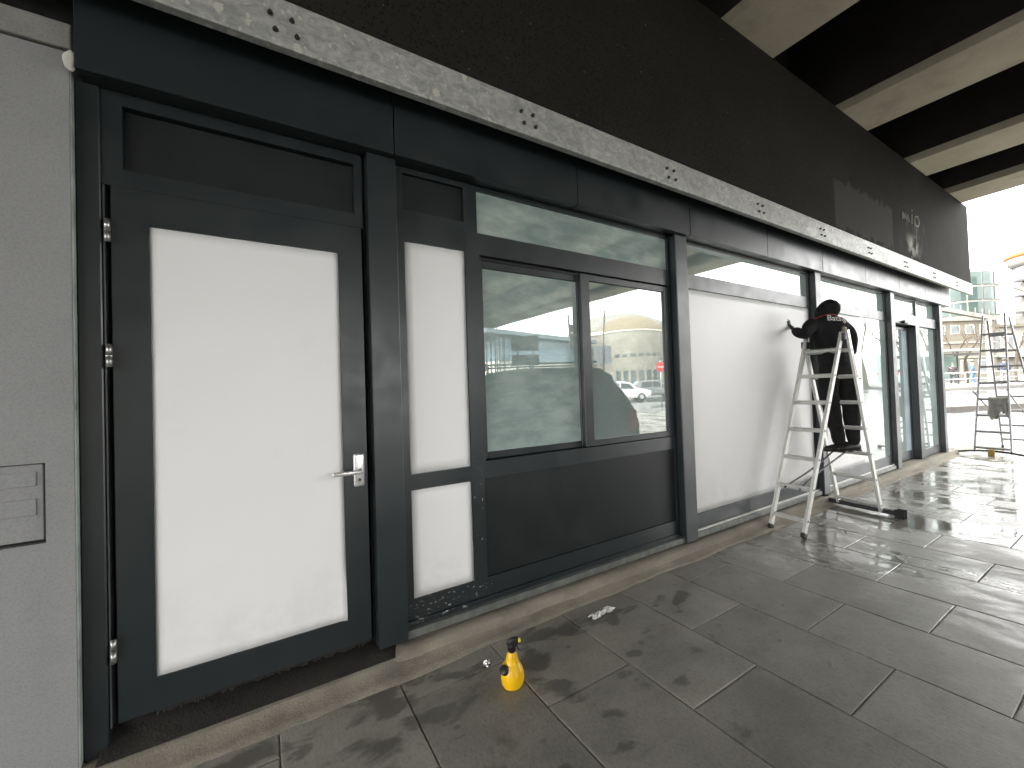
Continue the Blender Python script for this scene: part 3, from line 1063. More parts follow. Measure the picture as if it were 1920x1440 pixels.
# ------------------------------------------------------------------ spray bottle
def build_bottle():
    bx, by = 1.070, -.565
    root = empty('spray_bottle', (bx, by, 0), 'yellow spray bottle with black trigger head standing on the paving', 'spray bottle')
    bm = bmesh.new()
    prof = [(.030, .002), (.041, .0), (.050, .006), (.0575, .022), (.0615, .044), (.0605, .066), (.054, .090), (.044, .110), (.0365, .122), (.0325, .136), (.0285, .156), (.0225, .172), (.0185, .178)]
    # finer profile
    pf = []
    for a, c in zip(prof[:-1], prof[1:]):
        for t in (0, .5):
            pf.append((a[0] + (c[0] - a[0]) * t, a[1] + (c[1] - a[1]) * t))
    pf.append(prof[-1])
    add_lathe(bm, pf, (bx, by, 0), 32, .92)
    # filler shoulder on the left side of the body
    for v in bm.verts:
        p = v.co - Vector((bx, by, 0))
        k = max(0, -(p.dot(RG)) / .06)
        if .08 < p.z < .128:
            w = math.sin(math.pi * (p.z - .08) / .048)
            v.co -= RG * (.012 * k * w)
    body = bm_obj('bottle_body', bm, YELLOW, root, True)
    bm = bmesh.new()
    c0 = Vector((bx, by, .098)) - RG * .036 - FD * .030
    ax = (-RG * .45 - FD * .62 + Vector((0, 0, .64))).normalized()
    add_tube(bm, [c0, c0 + ax * .010, c0 + ax * .012, c0 + ax * .022, c0 + ax * .0235], [.0235, .0235, .0215, .0215, .018], 20)
    bm_obj('filler_cap', bm, BLKPL, root, True)
    bm = bmesh.new()
    add_lathe(bm, [(.0195, .176), (.0205, .178), (.0205, .197), (.017, .2), (.0155, .212)], (bx, by, 0), 20)
    for k in range(20):
        a = 2 * math.pi * k / 20
        add_box(bm, bx + .0200 * math.cos(a) - .001, bx + .0200 * math.cos(a) + .001, by + .0200 * math.sin(a) - .001, by + .0200 * math.sin(a) + .001, .179, .196)
    bm_obj('collar', bm, BLKPL, root)
    # pump head: sloping pistol body
    bm = bmesh.new()
    o = Vector((bx, by, 0))
    secs = [(-.026, .218, .222, .006), (-.020, .206, .232, .011), (-.004, .202, .240, .0135), (.012, .204, .244, .0135), (.027, .212, .245, .012), (.034, .216, .243, .010)]
    rings = []
    for l, z0, z1, hw in secs:
        ring = []
        for s, z in ((-1, z0), (-1, z0 + (z1 - z0) * .75), (-.55, z1), (.55, z1), (1, z0 + (z1 - z0) * .75), (1, z0)):
            ring.append(bm.verts.new(o + RG * l + FD * (s * hw) + Vector((0, 0, z))))
        rings.append(ring)
    for a, c in zip(rings[:-1], rings[1:]):
        for k in range(6):
            bm.faces.new((a[k], a[(k + 1) % 6], c[(k + 1) % 6], c[k]))
    bm.faces.new(rings[0]); bm.faces.new(rings[-1])
    bmesh.ops.recalc_face_normals(bm, faces=bm.faces)
    bm_obj('trigger_head', bm, BLKPL, root)
    tube('trigger_lever', [o + RG * .022 + Vector((0, 0, .210)), o + RG * .027 + Vector((0, 0, .198)), o + RG * .034 + Vector((0, 0, .184)), o + RG * .044 + Vector((0, 0, .176))], [.005, .0045, .004, .0035], BLKPL, root, 6)
    tube('nozzle', [o + RG * .034 + Vector((0, 0, .231)), o + RG * .046 + Vector((0, 0, .2325))], .0105, YELLOW2, root, 8)
build_bottle()

def litter(name, cx, cy, lx, ly, h, label, mat, seed, rot=0.3, cat='litter'):
    rnd = random.Random(seed)
    bm = bmesh.new()
    nx, ny = 11, 7
    g = []
    for i in range(nx):
        row = []
        for j in range(ny):
            u, v = i / (nx - 1) - .5, j / (ny - 1) - .5
            wob = 1 + .45 * mnoise.noise(Vector((u * 5, v * 5, seed)))
            x, y = u * lx * wob, v * ly * (1 + .8 * mnoise.noise(Vector((u * 6, 3, seed))))
            z = .003 + h * max(0, .5 + mnoise.noise(Vector((u * 7, v * 6, seed + 2)))) * (1 - (2 * abs(v)) ** 2 * .6)
            row.append(bm.verts.new((cx + x * math.cos(rot) - y * math.sin(rot), cy + x * math.sin(rot) + y * math.cos(rot), z)))
        g.append(row)
    for i in range(nx - 1):
        for j in range(ny - 1):
            bm.faces.new((g[i][j], g[i + 1][j], g[i + 1][j + 1], g[i][j + 1]))
    bm.normal_update()
    bmesh.ops.solidify(bm, geom=list(bm.faces), thickness=.001)
    o = bm_obj(name, bm, mat)
    tag(o, label, cat)
litter('paper_scrap', 1.915, -.325, .20, .055, .022, 'crumpled white paper scrap lying on the paving near the plinth', PAPER, 3, .10)
litter('foil_scrap', 1.03, -.345, .05, .035, .02, 'small shiny scrap of wrapper just behind the yellow spray bottle', simple('foil', (.6, .6, .58), .25, .7, .2, 60), 5, .8)
litter('twig', 4.92, -.62, .09, .008, .008, 'small dark twig on the wet paving between the ladder feet', DARK, 9, .5)

# ------------------------------------------------------------------ ladders
def stile(name, foot, top, root, w=.062, t=.026, ref=(0, 1, 0), mat=None):
    bm = bmesh.new()
    add_bar(bm, foot, top, w, t, ref, .004)
    return bm_obj(name, bm, mat or ALU, root)

def lerp(a, b, t):
    return Vector(a).lerp(Vector(b), t)

def ladder_section(root, nf, nt, ff, ft, zs, lean, mat, rivets=True, foot=True, w=.062):
    near = stile('stile', nf, nt, root, w, mat=mat)
    far = stile('stile', ff, ft, root, w, mat=mat)
    for z in zs:
        a = lerp(nf, nt, (z - nf[2]) / (nt[2] - nf[2]))
        c = lerp(ff, ft, (z - ff[2]) / (ft[2] - ff[2]))
        bm = bmesh.new()
        add_bar(bm, a, c, .030, .024, (lean, 0, .35), .004)
        bm_obj('rung', bm, mat, root)
        if rivets:
            for p, s, par in ((a, -1, near), (c, 1, far)):
                bm = bmesh.new()
                add_bar(bm, p + Vector((0, s * .0125, 0)), p + Vector((0, s * .017, 0)), .021, .021, (1, 0, 0), .003)
                bm_obj('rung_end', bm, BLKPL, par)
    if foot:
        for p, q in ((nf, nt), (ff, ft)):
            d = (Vector(q) - Vector(p)).normalized()
            bm = bmesh.new()
            add_bar(bm, Vector(p) - d * .012, Vector(p) + d * .035, .070, .036, (0, 1, 0), .006)
            bm_obj('rubber_foot', bm, RUBBER, root)
    return near, far

def build_ladder():
    root = empty('step_ladder', (5.2, -.35, 0), 'aluminium combination ladder the worker in black is standing on', 'ladder', 'aluminium ladders')
    zs = [.15 + .2833 * k for k in range(7)]
    ladder_section(root, (4.43, -.46, .015), (5.40, -.495, 2.03), (4.47, -.14, .015), (5.37, -.165, 1.985), zs, .9, ALU)
    zr = [.11 + .2885 * k for k in range(7)]
    ladder_section(root, (5.835, -.625, .045), (5.425, -.535, 2.06), (5.93, -.20, .045), (5.425, -.125, 1.97), zr, -.4, ALU, True, False)
    # hinge brackets with worn brown plastic caps at the top
    CAPM = simple('worn_cap', (.20, .165, .12), .6, 0, .3, 30)
    for (x, y, z) in ((5.405, -.512, 2.01), (5.385, -.150, 1.955)):
        bm = bmesh.new()
        add_box(bm, x - .045, x + .040, y - .030, y + .030, z - .07, z + .015, .012, 2)
        bm_obj('hinge_cap', bm, BLKPL, root)
        bm = bmesh.new()
        add_bar(bm, (x - .01, y - .004, z - .03), (x + .015, y - .004, z + .085), .055, .034, (0, 1, 0), .010)
        bm_obj('end_cap', bm, CAPM, root)
    # webbing spreader straps
    for y in (-.36, -.22):
        pts = []
        a, c = Vector((4.62, y, .42)), Vector((5.78, y - .05, .42 + .30))
        for i in range(15):
            t = i / 14
            p = a.lerp(c, t)
            p.z += .42 * t * (1 - t) * (1.2 if y < -.3 else .7) - .1 * math.sin(math.pi * t)
            pts.append(p)
        tube('strap', pts, .009, STABD, root, 6)
    # stabiliser bar
    bm = bmesh.new()
    add_bar(bm, (5.855, -.76, .048), (5.945, -.06, .048), .042, .040, (0, 0, 1), .004)
    bm_obj('stabiliser_bar', bm, STABD, root)
    for p, q in (((5.846, -.815, .042), (5.8545, -.755, .042)), ((5.9455, -.065, .042), (5.954, -.005, .042))):
        bm = bmesh.new()
        add_bar(bm, p, q, .062, .082, (0, 0, 1), .012)
        bm_obj('rubber_foot', bm, RUBBER, root)
    # rating sticker on the rear stile
    a, c = Vector((5.835, -.625, .045)), Vector((5.425, -.535, 2.06))
    bm = bmesh.new()
    o = Vector((0, -.0142, 0))
    add_bar(bm, a.lerp(c, .74) + o, a.lerp(c, .87) + o, .022, .0008, (0, 1, 0))
    bm_obj('sticker', bm, simple('pale_red_sticker', (.42, .22, .19), .5, 0, .4, 60), root)
build_ladder()

def build_ladder2():
    root = empty('step_ladder', (12.3, -.55, 0), 'taller freestanding aluminium ladder with a rag, at the end of the shopfront', 'ladder', 'aluminium ladders')
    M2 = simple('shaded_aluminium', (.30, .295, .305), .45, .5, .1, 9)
    zs = [.14 + .308 * k for k in range(8)]
    ladder_section(root, (11.66, -.76, .05), (11.83, -.74, 2.68), (11.72, -.29, .05), (11.83, -.47, 2.66), zs, .9, M2, False, False, .05)
    zs = [.18 + .30 * k for k in range(8)]
    ladder_section(root, (13.22, -.98, .015), (11.93, -.775, 2.60), (13.25, -.42, .015), (11.93, -.51, 2.58), zs, -.9, M2, False, True, .05)
    # bowed stabiliser bar with yellow clip and red end plugs
    pts = []
    for i in range(17):
        t = i / 16
        pts.append((11.55 + .12 * math.sin(math.pi * t), .04 - 1.10 * t, .035 + .055 * math.sin(math.pi * t)))
    tube('stabiliser_bar', pts, .020, STABD, root, 8)
    tube('end_plug', [(11.545, .075, .035), (11.552, .01, .037)], .036, simple('red_plug', (.22, .06, .04), .6), root, 10)
    tube('end_plug', [(11.552, -1.03, .037), (11.545, -1.10, .035)], .036, simple('red_plug_b', (.22, .06, .04), .6), root, 10)
    bm = bmesh.new()
    add_box(bm, 11.61, 11.665, -.56, -.47, .0, .125, .012, 2)
    bm_obj('clip', bm, simple('ochre_plastic', (.30, .20, .045), .5), root)
    tube('strap', [(11.72, -.31, 1.22), (11.95, -.42, .95), (12.6, -.55, .70)], .012, M2, root, 6)
    tube('strap', [(11.80, -.72, 1.25), (12.05, -.78, 1.0), (12.7, -.85, .70)], .012, M2, root, 6)
    # the rag hung over a rung
    bm = bmesh.new()
    nx, nz = 12, 14
    g = []
    for i in range(nx + 1):
        col = []
        for j in range(nz + 1):
            u, v = i / nx, j / nz
            y = -.50 - .24 * u + .03 * mnoise.noise(Vector((u * 4, v * 3, 1)))
            z = 1.10 - (.34 + .08 * mnoise.noise(Vector((u * 6, 2, 5))) + .10 * math.sin(u * 7)) * v
            x = 11.735 - .020 - .018 * math.sin(u * 16) * v - .01 * v
            if j == 0:
                x += .02
            col.append(bm.verts.new((x, y, z)))
        g.append(col)
    for i in range(nx):
        for j in range(nz):
            bm.faces.new((g[i][j], g[i + 1][j], g[i + 1][j + 1], g[i][j + 1]))
    bm.normal_update()
    bmesh.ops.solidify(bm, geom=list(bm.faces), thickness=.006)
    o = bm_obj('cleaning_rag', bm, CLOTH, None, True)
    tag(o, 'grey rag hanging over a rung of the far ladder', 'rag')
build_ladder2()

# ------------------------------------------------------------------ the worker
from mathutils.bvhtree import BVHTree

def build_worker():
    S_ = Vector((.045, .045, 0))
    def P(x, y, z):
        return Vector((x, y, z)) + S_
    root = empty('person', (5.70, -.40, .69), 'worker in black hooded jacket on a ladder reaching to the white sheet', 'person')
    # head with a bowed face, neck and hands as one continuous figure under the clothes
    hc = P(5.530, -.355, 2.335)
    face = (FD * .8 - RG * .35 + Vector((0, 0, -.45))).normalized()
    hl = P(5.345, -.045, 2.155)         # left hand on the sheet
    hr = P(5.775, -.455, 1.735)
    V, E_ = [], []
    def add(p, rx, ry=None, par=None):
        V.append((Vector(p), rx, ry or rx))
        if par is not None:
            E_.append((par, len(V) - 1))
        return len(V) - 1
    b0 = add(P(5.53, -.365, 1.95), .11)
    b1 = add(P(5.50, -.35, 2.12), .085, None, b0)
    nk = add(P(5.515, -.355, 2.235), .055, None, b1)
    h0 = add(hc + Vector((0, 0, -.05)), .082, None, nk)
    h1 = add(hc + Vector((0, 0, .03)), .095, None, h0)
    add(hc + Vector((0, 0, .085)), .060, None, h1)
    n0 = add(hc + face * .105 + Vector((0, 0, -.015)), .018, None, h0)
    add(hc + face * .128 + Vector((0, 0, -.035)), .010, None, n0)
    for s in (-1, 1):
        add(hc + RG * (.10 * s) + Vector((0, 0, -.01)), .016, None, h0)
    sl = add(P(5.36, -.275, 2.125), .045, None, b1)
    el = add(P(5.12, -.285, 2.035), .043, None, sl)
    wl = add(hl - Vector((.055, .065, .035)), .028, None, el)
    pl = add(hl - Vector((.01, .015, .0)), .030, .018, wl)
    sr = add(P(5.63, -.445, 2.12), .045, None, b1)
    er = add(P(5.735, -.50, 1.955), .043, None, sr)
    wr = add(P(5.768, -.47, 1.80), .028, None, er)
    pr = add(hr, .030, .018, wr)
    # fingers: left hand spread flat on the sheet, right hand curled
    for k, (a, L) in enumerate(((-.42, .062), (-.14, .078), (.12, .083), (.36, .074))):
        d1 = Vector((math.sin(a) - .25, .10, math.cos(a))).normalized()
        f1 = add(hl + d1 * .045, .0095, None, pl)
        f2 = add(hl + d1 * (.045 + L * .5) + Vector((0, .004, 0)), .0085, None, f1)
        add(hl + d1 * (.045 + L) + Vector((0, .006, 0)), .0072, None, f2)
    t1 = add(hl + Vector((.045, .005, .0)), .011, None, pl)
    add(hl + Vector((.080, .008, .03)), .009, None, t1)
    for k in range(4):
        o = hr + FD * (.030 - .020 * k)
        f1 = add(o + Vector((0, 0, -.045)), .0095, None, pr)
        f2 = add(o + Vector((0, 0, -.080)) - RG * .010, .0085, None, f1)
        add(o + Vector((0, 0, -.098)) - RG * .030, .0075, None, f2)
    t1 = add(hr + FD * .04 + Vector((0, 0, -.02)), .011, None, pr)
    add(hr + FD * .055 + Vector((0, 0, -.058)), .009, None, t1)
    # hips and legs inside the trousers so the figure is whole
    hp = add(P(5.575, -.385, 1.76), .10, None, b0)
    for s, hip, kn, an in ((-1, P(5.50, -.335, 1.70), P(5.565, -.355, 1.255), P(5.655, -.385, .79)), (1, P(5.65, -.43, 1.70), P(5.690, -.445, 1.24), P(5.715, -.452, .79))):
        a = add(hip, .06, None, hp)
        k_ = add(kn, .030, None, a)
        add(an + Vector((0, 0, -.02)), .024, None, k_)
    bd = skin_mesh('body', V, E_, SKIN, root, 0, 1)
    bd.data.materials.append(BLKPL)                     # thin black work gloves
    for f in bd.data.polygons:
        q = bd.data.vertices[f.vertices[0]].co + ORG[bd.name]
        if min((q - hl).length, (q - hr).length) < .135:
            f.material_index = 1

    # jacket
    V, E_ = [], []
    c0 = add(P(5.575, -.385, 1.64), .172, .172)
    c1 = add(P(5.565, -.377, 1.80), .166, .166, c0)
    c2 = add(P(5.525, -.362, 1.98), .155, .155, c1)
    c3 = add(P(5.50, -.352, 2.12), .158, .158, c2)
    c4 = add(P(5.497, -.348, 2.215), .125, .125, c3)
    c5 = add(P(5.50, -.346, 2.285), .090, .090, c4)
    sl = add(P(5.355, -.268, 2.175), .100, None, c3)
    ml = add(P(5.235, -.270, 2.10), .076, None, sl)
    el = add(P(5.125, -.285, 2.030), .066, None, ml)
    fl = add(P(5.20, -.185, 2.075), .056, None, el)
    add(hl - Vector((.062, .075, .040)), .046, None, fl)
    sr = add(P(5.640, -.445, 2.165), .100, None, c3)
    mr = add(P(5.695, -.478, 2.06), .077, None, sr)
    er = add(P(5.735, -.50, 1.955), .068, None, mr)
    fr_ = add(P(5.755, -.487, 1.87), .058, None, er)
    add(P(5.768, -.472, 1.795), .050, None, fr_)
    jk = skin_mesh('jacket', V, E_, JACKET, root, 0, 3, .010, 11)
    # flatten the trunk a little front to back
    # hood, pulled up over the bowed head
    bm = bmesh.new()
    bmesh.ops.create_uvsphere(bm, u_segments=28, v_segments=18, radius=1)
    ctr = hc + Vector((0, 0, -.002)) + RG * .012
    for v in bm.verts:
        p = v.co.copy()
        # local: x along RG, y along FD, z up
        q = Vector((p.x * .094, p.y * .130, p.z * .115))
        if p.x < 0:
            q.x *= 1.0 + .55 * max(0, -p.x)          # the peak of the hood leans to the left
            q.z -= .055 * max(0, -p.x) ** 1.5
        if p.z < -.2:
            q.x *= 1.0 + .35 * (-p.z - .2)
            q.y *= 1.0 + .2 * (-p.z - .2)
        n = mnoise.noise(p * 2.4)
        q += p * (.008 * n)
        if p.y > .75:
            q.y -= .05 * (p.y - .75) / .25
        v.co = ctr + RG * q.x + FD * q.y + Vector((0, 0, q.z))
    bm_obj('hood', bm, JACKET, root, True)
    # trousers
    V, E_ = [], []
    t0 = add(P(5.575, -.385, 1.85), .145)
    t1 = add(P(5.575, -.385, 1.66), .155, None, t0)
    for s, hip, kn, an in ((-1, P(5.500, -.335, 1.58), P(5.545, -.335, 1.25), P(5.630, -.375, .80)), (1, P(5.655, -.435, 1.58), P(5.715, -.470, 1.23), P(5.735, -.470, .80))):
        a = add(hip, .120, None, t1)
        m1 = add(hip.lerp(kn, .5), .106, None, a)
        k_ = add(kn, .092, None, m1)
        m2 = add(kn.lerp(an, .5), .082, None, k_)
        add(an + Vector((0, 0, -.045)), .060, None, m2)
    skin_mesh('trousers', V, E_, TROUS, root, 0, 3, .012, 12)
    # shoes across the rung
    for an, toe in ((P(5.650, -.388, .76), Vector((-.80, .60, 0))), (P(5.715, -.452, .76), Vector((-.88, .47, 0)))):
        toe.normalize()
        sd = Vector((-toe.y, toe.x, 0))
        bm = bmesh.new()
        prof = [(-.095, .034, .070), (-.085, .040, .092), (-.02, .043, .105), (.04, .046, .085), (.10, .050, .064), (.16, .046, .050), (.190, .026, .032)]
        rings = []
        base = Vector((an.x, an.y, .697))
        for l, hw, h in prof:
            ring = []
            for k in range(10):
                a = math.pi * 2 * k / 10
                z = h / 2 + math.sin(a) * h / 2
                w = hw * math.cos(a) * (1.15 if math.sin(a) < 0 else .95)
                ring.append(bm.verts.new(base + toe * l + sd * w + Vector((0, 0, z + .012))))
            rings.append(ring)
        for a, c in zip(rings[:-1], rings[1:]):
            for k in range(10):
                bm.faces.new((a[k], a[(k + 1) % 10], c[(k + 1) % 10], c[k]))
        bm.faces.new(rings[0]); bm.faces.new(rings[-1])
        bmesh.ops.recalc_face_normals(bm, faces=bm.faces)
        sh = bm_obj('shoe', bm, SHOE, root, True)
        bm = bmesh.new()
        pts = [(-.10, .035), (-.05, .044), (.05, .050), (.13, .052), (.185, .032), (.198, 0)]
        ring_t, ring_b = [], []
        outline = [(l, w) for l, w in pts] + [(l, -w) for l, w in reversed(pts[:-1])]
        for l, w in outline:
            ring_b.append(bm.verts.new(base + toe * l + sd * w + Vector((0, 0, -.001))))
            ring_t.append(bm.verts.new(base + toe * l + sd * w + Vector((0, 0, .017))))
        n = len(outline)
        for k in range(n):
            bm.faces.new((ring_b[k], ring_b[(k + 1) % n], ring_t[(k + 1) % n], ring_t[k]))
        bm.faces.new(ring_t); bm.faces.new(list(reversed(ring_b)))
        bmesh.ops.recalc_face_normals(bm, faces=bm.faces)
        bm_obj('sole', bm, RUBBER, sh)
        bm = bmesh.new()
        for q in range(3):
            c_ = base + toe * (.045 + .022 * q) + Vector((0, 0, .076 - .009 * q))
            add_bar(bm, c_ - sd * .022, c_ + sd * .022, .007, .005, (0, 0, 1))
        bm_obj('lace', bm, simple('grey_lace', (.16, .16, .155), .8), sh)
    # lettering and piping, laid on the cloth
    bvh = BVHTree.FromPolygons([v.co + ORG[jk.name] for v in jk.data.vertices], [p.vertices[:] for p in jk.data.polygons])
    def on_back(p, off=.003):
        h = bvh.ray_cast(Vector(p) - FD * .6, FD)
        return (h[0] - FD * off) if h[0] is not None else None
    fc = bpy.data.curves.new('logo_lettering', 'FONT')
    fc.body = 'Batsign'
    fc.size = .088
    fc.offset = .0014
    fc.align_x = 'CENTER'
    fc.align_y = 'CENTER'
    fc.resolution_u = 3
    fo = bpy.data.objects.new('tmp', fc)
    COL.objects.link(fo)
    dg = bpy.context.evaluated_depsgraph_get()
    me = bpy.data.meshes.new_from_object(fo.evaluated_get(dg))
    bpy.data.objects.remove(fo)
    bm = bmesh.new()
    bm.from_mesh(me)
    bmesh.ops.triangulate(bm, faces=bm.faces)
    bmesh.ops.subdivide_edges(bm, edges=[e for e in bm.edges if e.calc_length() > .02], cuts=1)
    tc_ = P(5.50, -.37, 2.205) + RG * .045
    ca, sa = math.cos(R(-7)), math.sin(R(-7))
    for v in bm.verts:
        x, y = v.co.x * .92, v.co.y
        x, y = x * ca - y * sa, x * sa + y * ca
        p = on_back(tc_ + RG * x + Vector((0, 0, y)))
        v.co = p if p is not None else tc_ + RG * x + Vector((0, 0, y)) - FD * .15
    bm_obj('logo_lettering', bm, LOGO, jk)
    bpy.data.meshes.remove(me)
    pts = []
    for i in range(25):
        t = i / 24
        p = P(5.50, -.35, 2.262) + RG * (-.165 + .33 * t) + Vector((0, 0, .0 - .17 * abs(t - .42) ** 1.6))
        q = on_back(p, .002)
        if q is not None:
            pts.append(q)
    if len(pts) > 2:
        tube('piping', pts, .0042, REDP, jk, 6)
    # orange pocket flashes and the squeegee handle in the pocket
    for a, c in ((P(5.62, -.555, 1.48), P(5.65, -.560, 1.36)), (P(5.43, -.395, 1.46), P(5.445, -.398, 1.40))):
        bm = bmesh.new()
        add_bar(bm, a, c, .009, .012, (0, 1, 0))
        bm_obj('pocket_flash', bm, REDP, root)
    tube('squeegee', [P(5.70, -.50, 1.50), P(5.755, -.53, 1.515), P(5.79, -.55, 1.53)], [.008, .008, .006], BLKPL, root, 6)
build_worker()

# ================================================================== street and town
def fl(F, L, z=0.0):
    """a point F metres ahead and L metres to the right of the viewpoint's foot, street axes"""
    p = Vector((0, -2.4, 0)) + FD * F + RG * L
    return Vector((p.x, p.y, z + gz(p.x, p.y)))

KSTONE = simple('kerb_stone', (.075, .066, .058), .6, 0, .2, 3)
def kerb_line(name, F, L0, L1, w, h, mat):
    bm = bmesh.new()
    n = 24
    prev = None
    for i in range(n + 1):
        L = L0 + (L1 - L0) * i / n
        a, c = fl(F, L), fl(F + w, L)
        cur = [bm.verts.new(a + Vector((0, 0, -.06))), bm.verts.new(a + Vector((0, 0, h))), bm.verts.new(c + Vector((0, 0, h))), bm.verts.new(c + Vector((0, 0, -.06)))]
        if prev:
            for k in range(3):
                bm.faces.new((prev[k], cur[k], cur[k + 1], prev[k + 1]))
        prev = cur
    bmesh.ops.recalc_face_normals(bm, faces=bm.faces)
    o = bm_obj(name, bm, mat)
    tag(o, kind='structure')
kerb_line('kerb', 16.4, 11, 60, 1.2, .13, KSTONE)
kerb_line('pavement', 29.0, 14, 90, 9.0, .14, simple('far_pavement', (.13, .125, .115), .6, 0, .2, .6))

# guard rail with posts
WHITEP = simple('white_street_paint', (.36, .36, .355), .5, 0, .1)
def build_rail():
    a = fl(30.6, 22)
    root = empty('guard_rail', a, 'long pale metal guard rail along the far pavement', 'railing')
    for z in (.55, 1.02):
        tube('rail', [fl(30.6, L, z + .14) for L in range(22, 61, 2)], .045, WHITEP, root, 6)
    for L in range(22, 60, 2):
        p = fl(30.6, L, .1)
        tube('post', [p, p + Vector((0, 0, 1.1))], .035, WHITEP, root, 6)
build_rail()

# pedestrians: one continuous body each, clothes as children
def pedestrian(pos, heading, label, jc, tc, hc=(.05, .04, .03), scale=1.0, step=.12):
    root = empty('person', pos, label, 'person', 'pedestrians on the far pavement')
    c, s = math.cos(heading), math.sin(heading)
    def P(x, y, z):
        return Vector(pos) + Vector((c * x - s * y, s * x + c * y, z)) * scale
    V, E_ = [], []
    def add(p, r, par=None):
        V.append((p, r * scale, r * scale))
        if par is not None:
            E_.append((par, len(V) - 1))
        return len(V) - 1
    a = add(P(0, 0, .98), .13)
    b = add(P(0, 0, 1.25), .14, a)
    n = add(P(.01, 0, 1.47), .06, b)
    h = add(P(.02, 0, 1.60), .09, n)
    add(P(.02, 0, 1.70), .07, h)
    add(P(.125, 0, 1.60), .018, h)
    for sd in (-1, 1):
        sh = add(P(0, .19 * sd, 1.40), .065, b)
        e = add(P(-.02, .25 * sd, 1.14), .05, sh)
        w = add(P(.10, .22 * sd, .95), .035, e)
        add(P(.13, .21 * sd, .87), .03, w)
        hp = add(P(0, .09 * sd, .90), .09, a)
        k = add(P(step * sd * .6, .10 * sd, .50), .06, hp)
        f = add(P(step * sd, .10 * sd, .09), .045, k)
        add(P(step * sd + .14, .11 * sd, .035), .035, f)
    skin_mesh('body', V, E_, SKIN, root, 0, 1)
    V, E_ = [], []
    a = add(P(0, 0, .90), .165)
    b = add(P(0, 0, 1.25), .165, a)
    add(P(.0, 0, 1.46), .085, b)
    for sd in (-1, 1):
        sh = add(P(0, .19 * sd, 1.40), .085, b)
        e = add(P(-.02, .255 * sd, 1.14), .07, sh)
        add(P(.09, .225 * sd, .97), .055, e)
    skin_mesh('coat', V, E_, simple('coat_cloth', jc, .85), root, 0, 1)
    V, E_ = [], []
    a = add(P(0, 0, .95), .14)
    for sd in (-1, 1):
        hp = add(P(0, .09 * sd, .86), .10, a)
        k = add(P(step * sd * .6, .10 * sd, .50), .075, hp)
        add(P(step * sd, .10 * sd, .12), .06, k)
    skin_mesh('trousers', V, E_, simple('trouser_cloth', tc, .85), root, 0, 1)
    bm = bmesh.new()
    bmesh.ops.create_uvsphere(bm, u_segments=12, v_segments=8, radius=.105 * scale)
    for v in bm.verts:
        v.co = v.co + P(-.005, 0, 1.665)
    bm_obj('hair', bm, simple('hair', hc, .7), root, True)

def gp(x, y, dz=.14):
    return Vector((x, y, gz(x, y) + dz))
pedestrian(gp(47.5, 7.1), R(200), 'pedestrian in a black coat by the glass bus shelter', (.03, .022, .028), (.03, .03, .035), scale=1.05)
pedestrian(gp(47.8, 6.1), R(100), 'pedestrian in blue jacket and jeans standing beside the shelter', (.06, .10, .16), (.08, .13, .22), scale=1.12)
pedestrian(gp(45.6, 4.15), R(20), 'pedestrian in dark navy jacket seen through the far ladder', (.03, .04, .07), (.20, .20, .21), scale=1.12)
pedestrian(gp(46.6, 8.0), R(60), 'pedestrian in black crouching beside the shopfront corner', (.02, .018, .02), (.35, .06, .05), scale=.8)

# bus shelter
def build_shelter():
    a = fl(35.2, 35.5)
    root = empty('bus_shelter', a, 'white roofed glass bus shelter behind the guard rail', 'shelter')
    G = simple('shelter_glass', (.13, .19, .16), .1, 0, .1)
    def obox(name, F0, F1, L0, L1, z0, z1, mat):
        bm = bmesh.new()
        p, q = fl(F0, (L0 + L1) / 2, z0), fl(F1, (L0 + L1) / 2, z0)
        mid = (p + q) / 2
        add_bar(bm, mid - RG * ((L1 - L0) / 2) + Vector((0, 0, (z1 - z0) / 2)), mid + RG * ((L1 - L0) / 2) + Vector((0, 0, (z1 - z0) / 2)), F1 - F0, z1 - z0, (0, 0, 1))
        return bm_obj(name, bm, mat, root)
    obox('roof', 34.2, 36.0, 34.5, 39.3, 2.95, 3.12, WHITEP)
    obox('fascia', 34.1, 34.2, 34.5, 39.3, 2.60, 2.75, STABD)
    for L in (34.9, 36.4, 37.9):
        obox('glass_panel', 35.9, 35.94, L, L + 1.3, .5, 2.6, G)
    for L in (34.7, 36.3, 37.8, 39.2):
        obox('post', 35.85, 35.95, L, L + .08, 0, 2.95, STABD)
    obox('bench', 35.3, 35.7, 35.2, 38.6, .55, .62, STABD)
    obox('sign_board', 35.86, 35.90, 35.3, 36.9, 2.25, 2.45, simple('dark_sign', (.06, .04, .08), .5))
build_shelter()

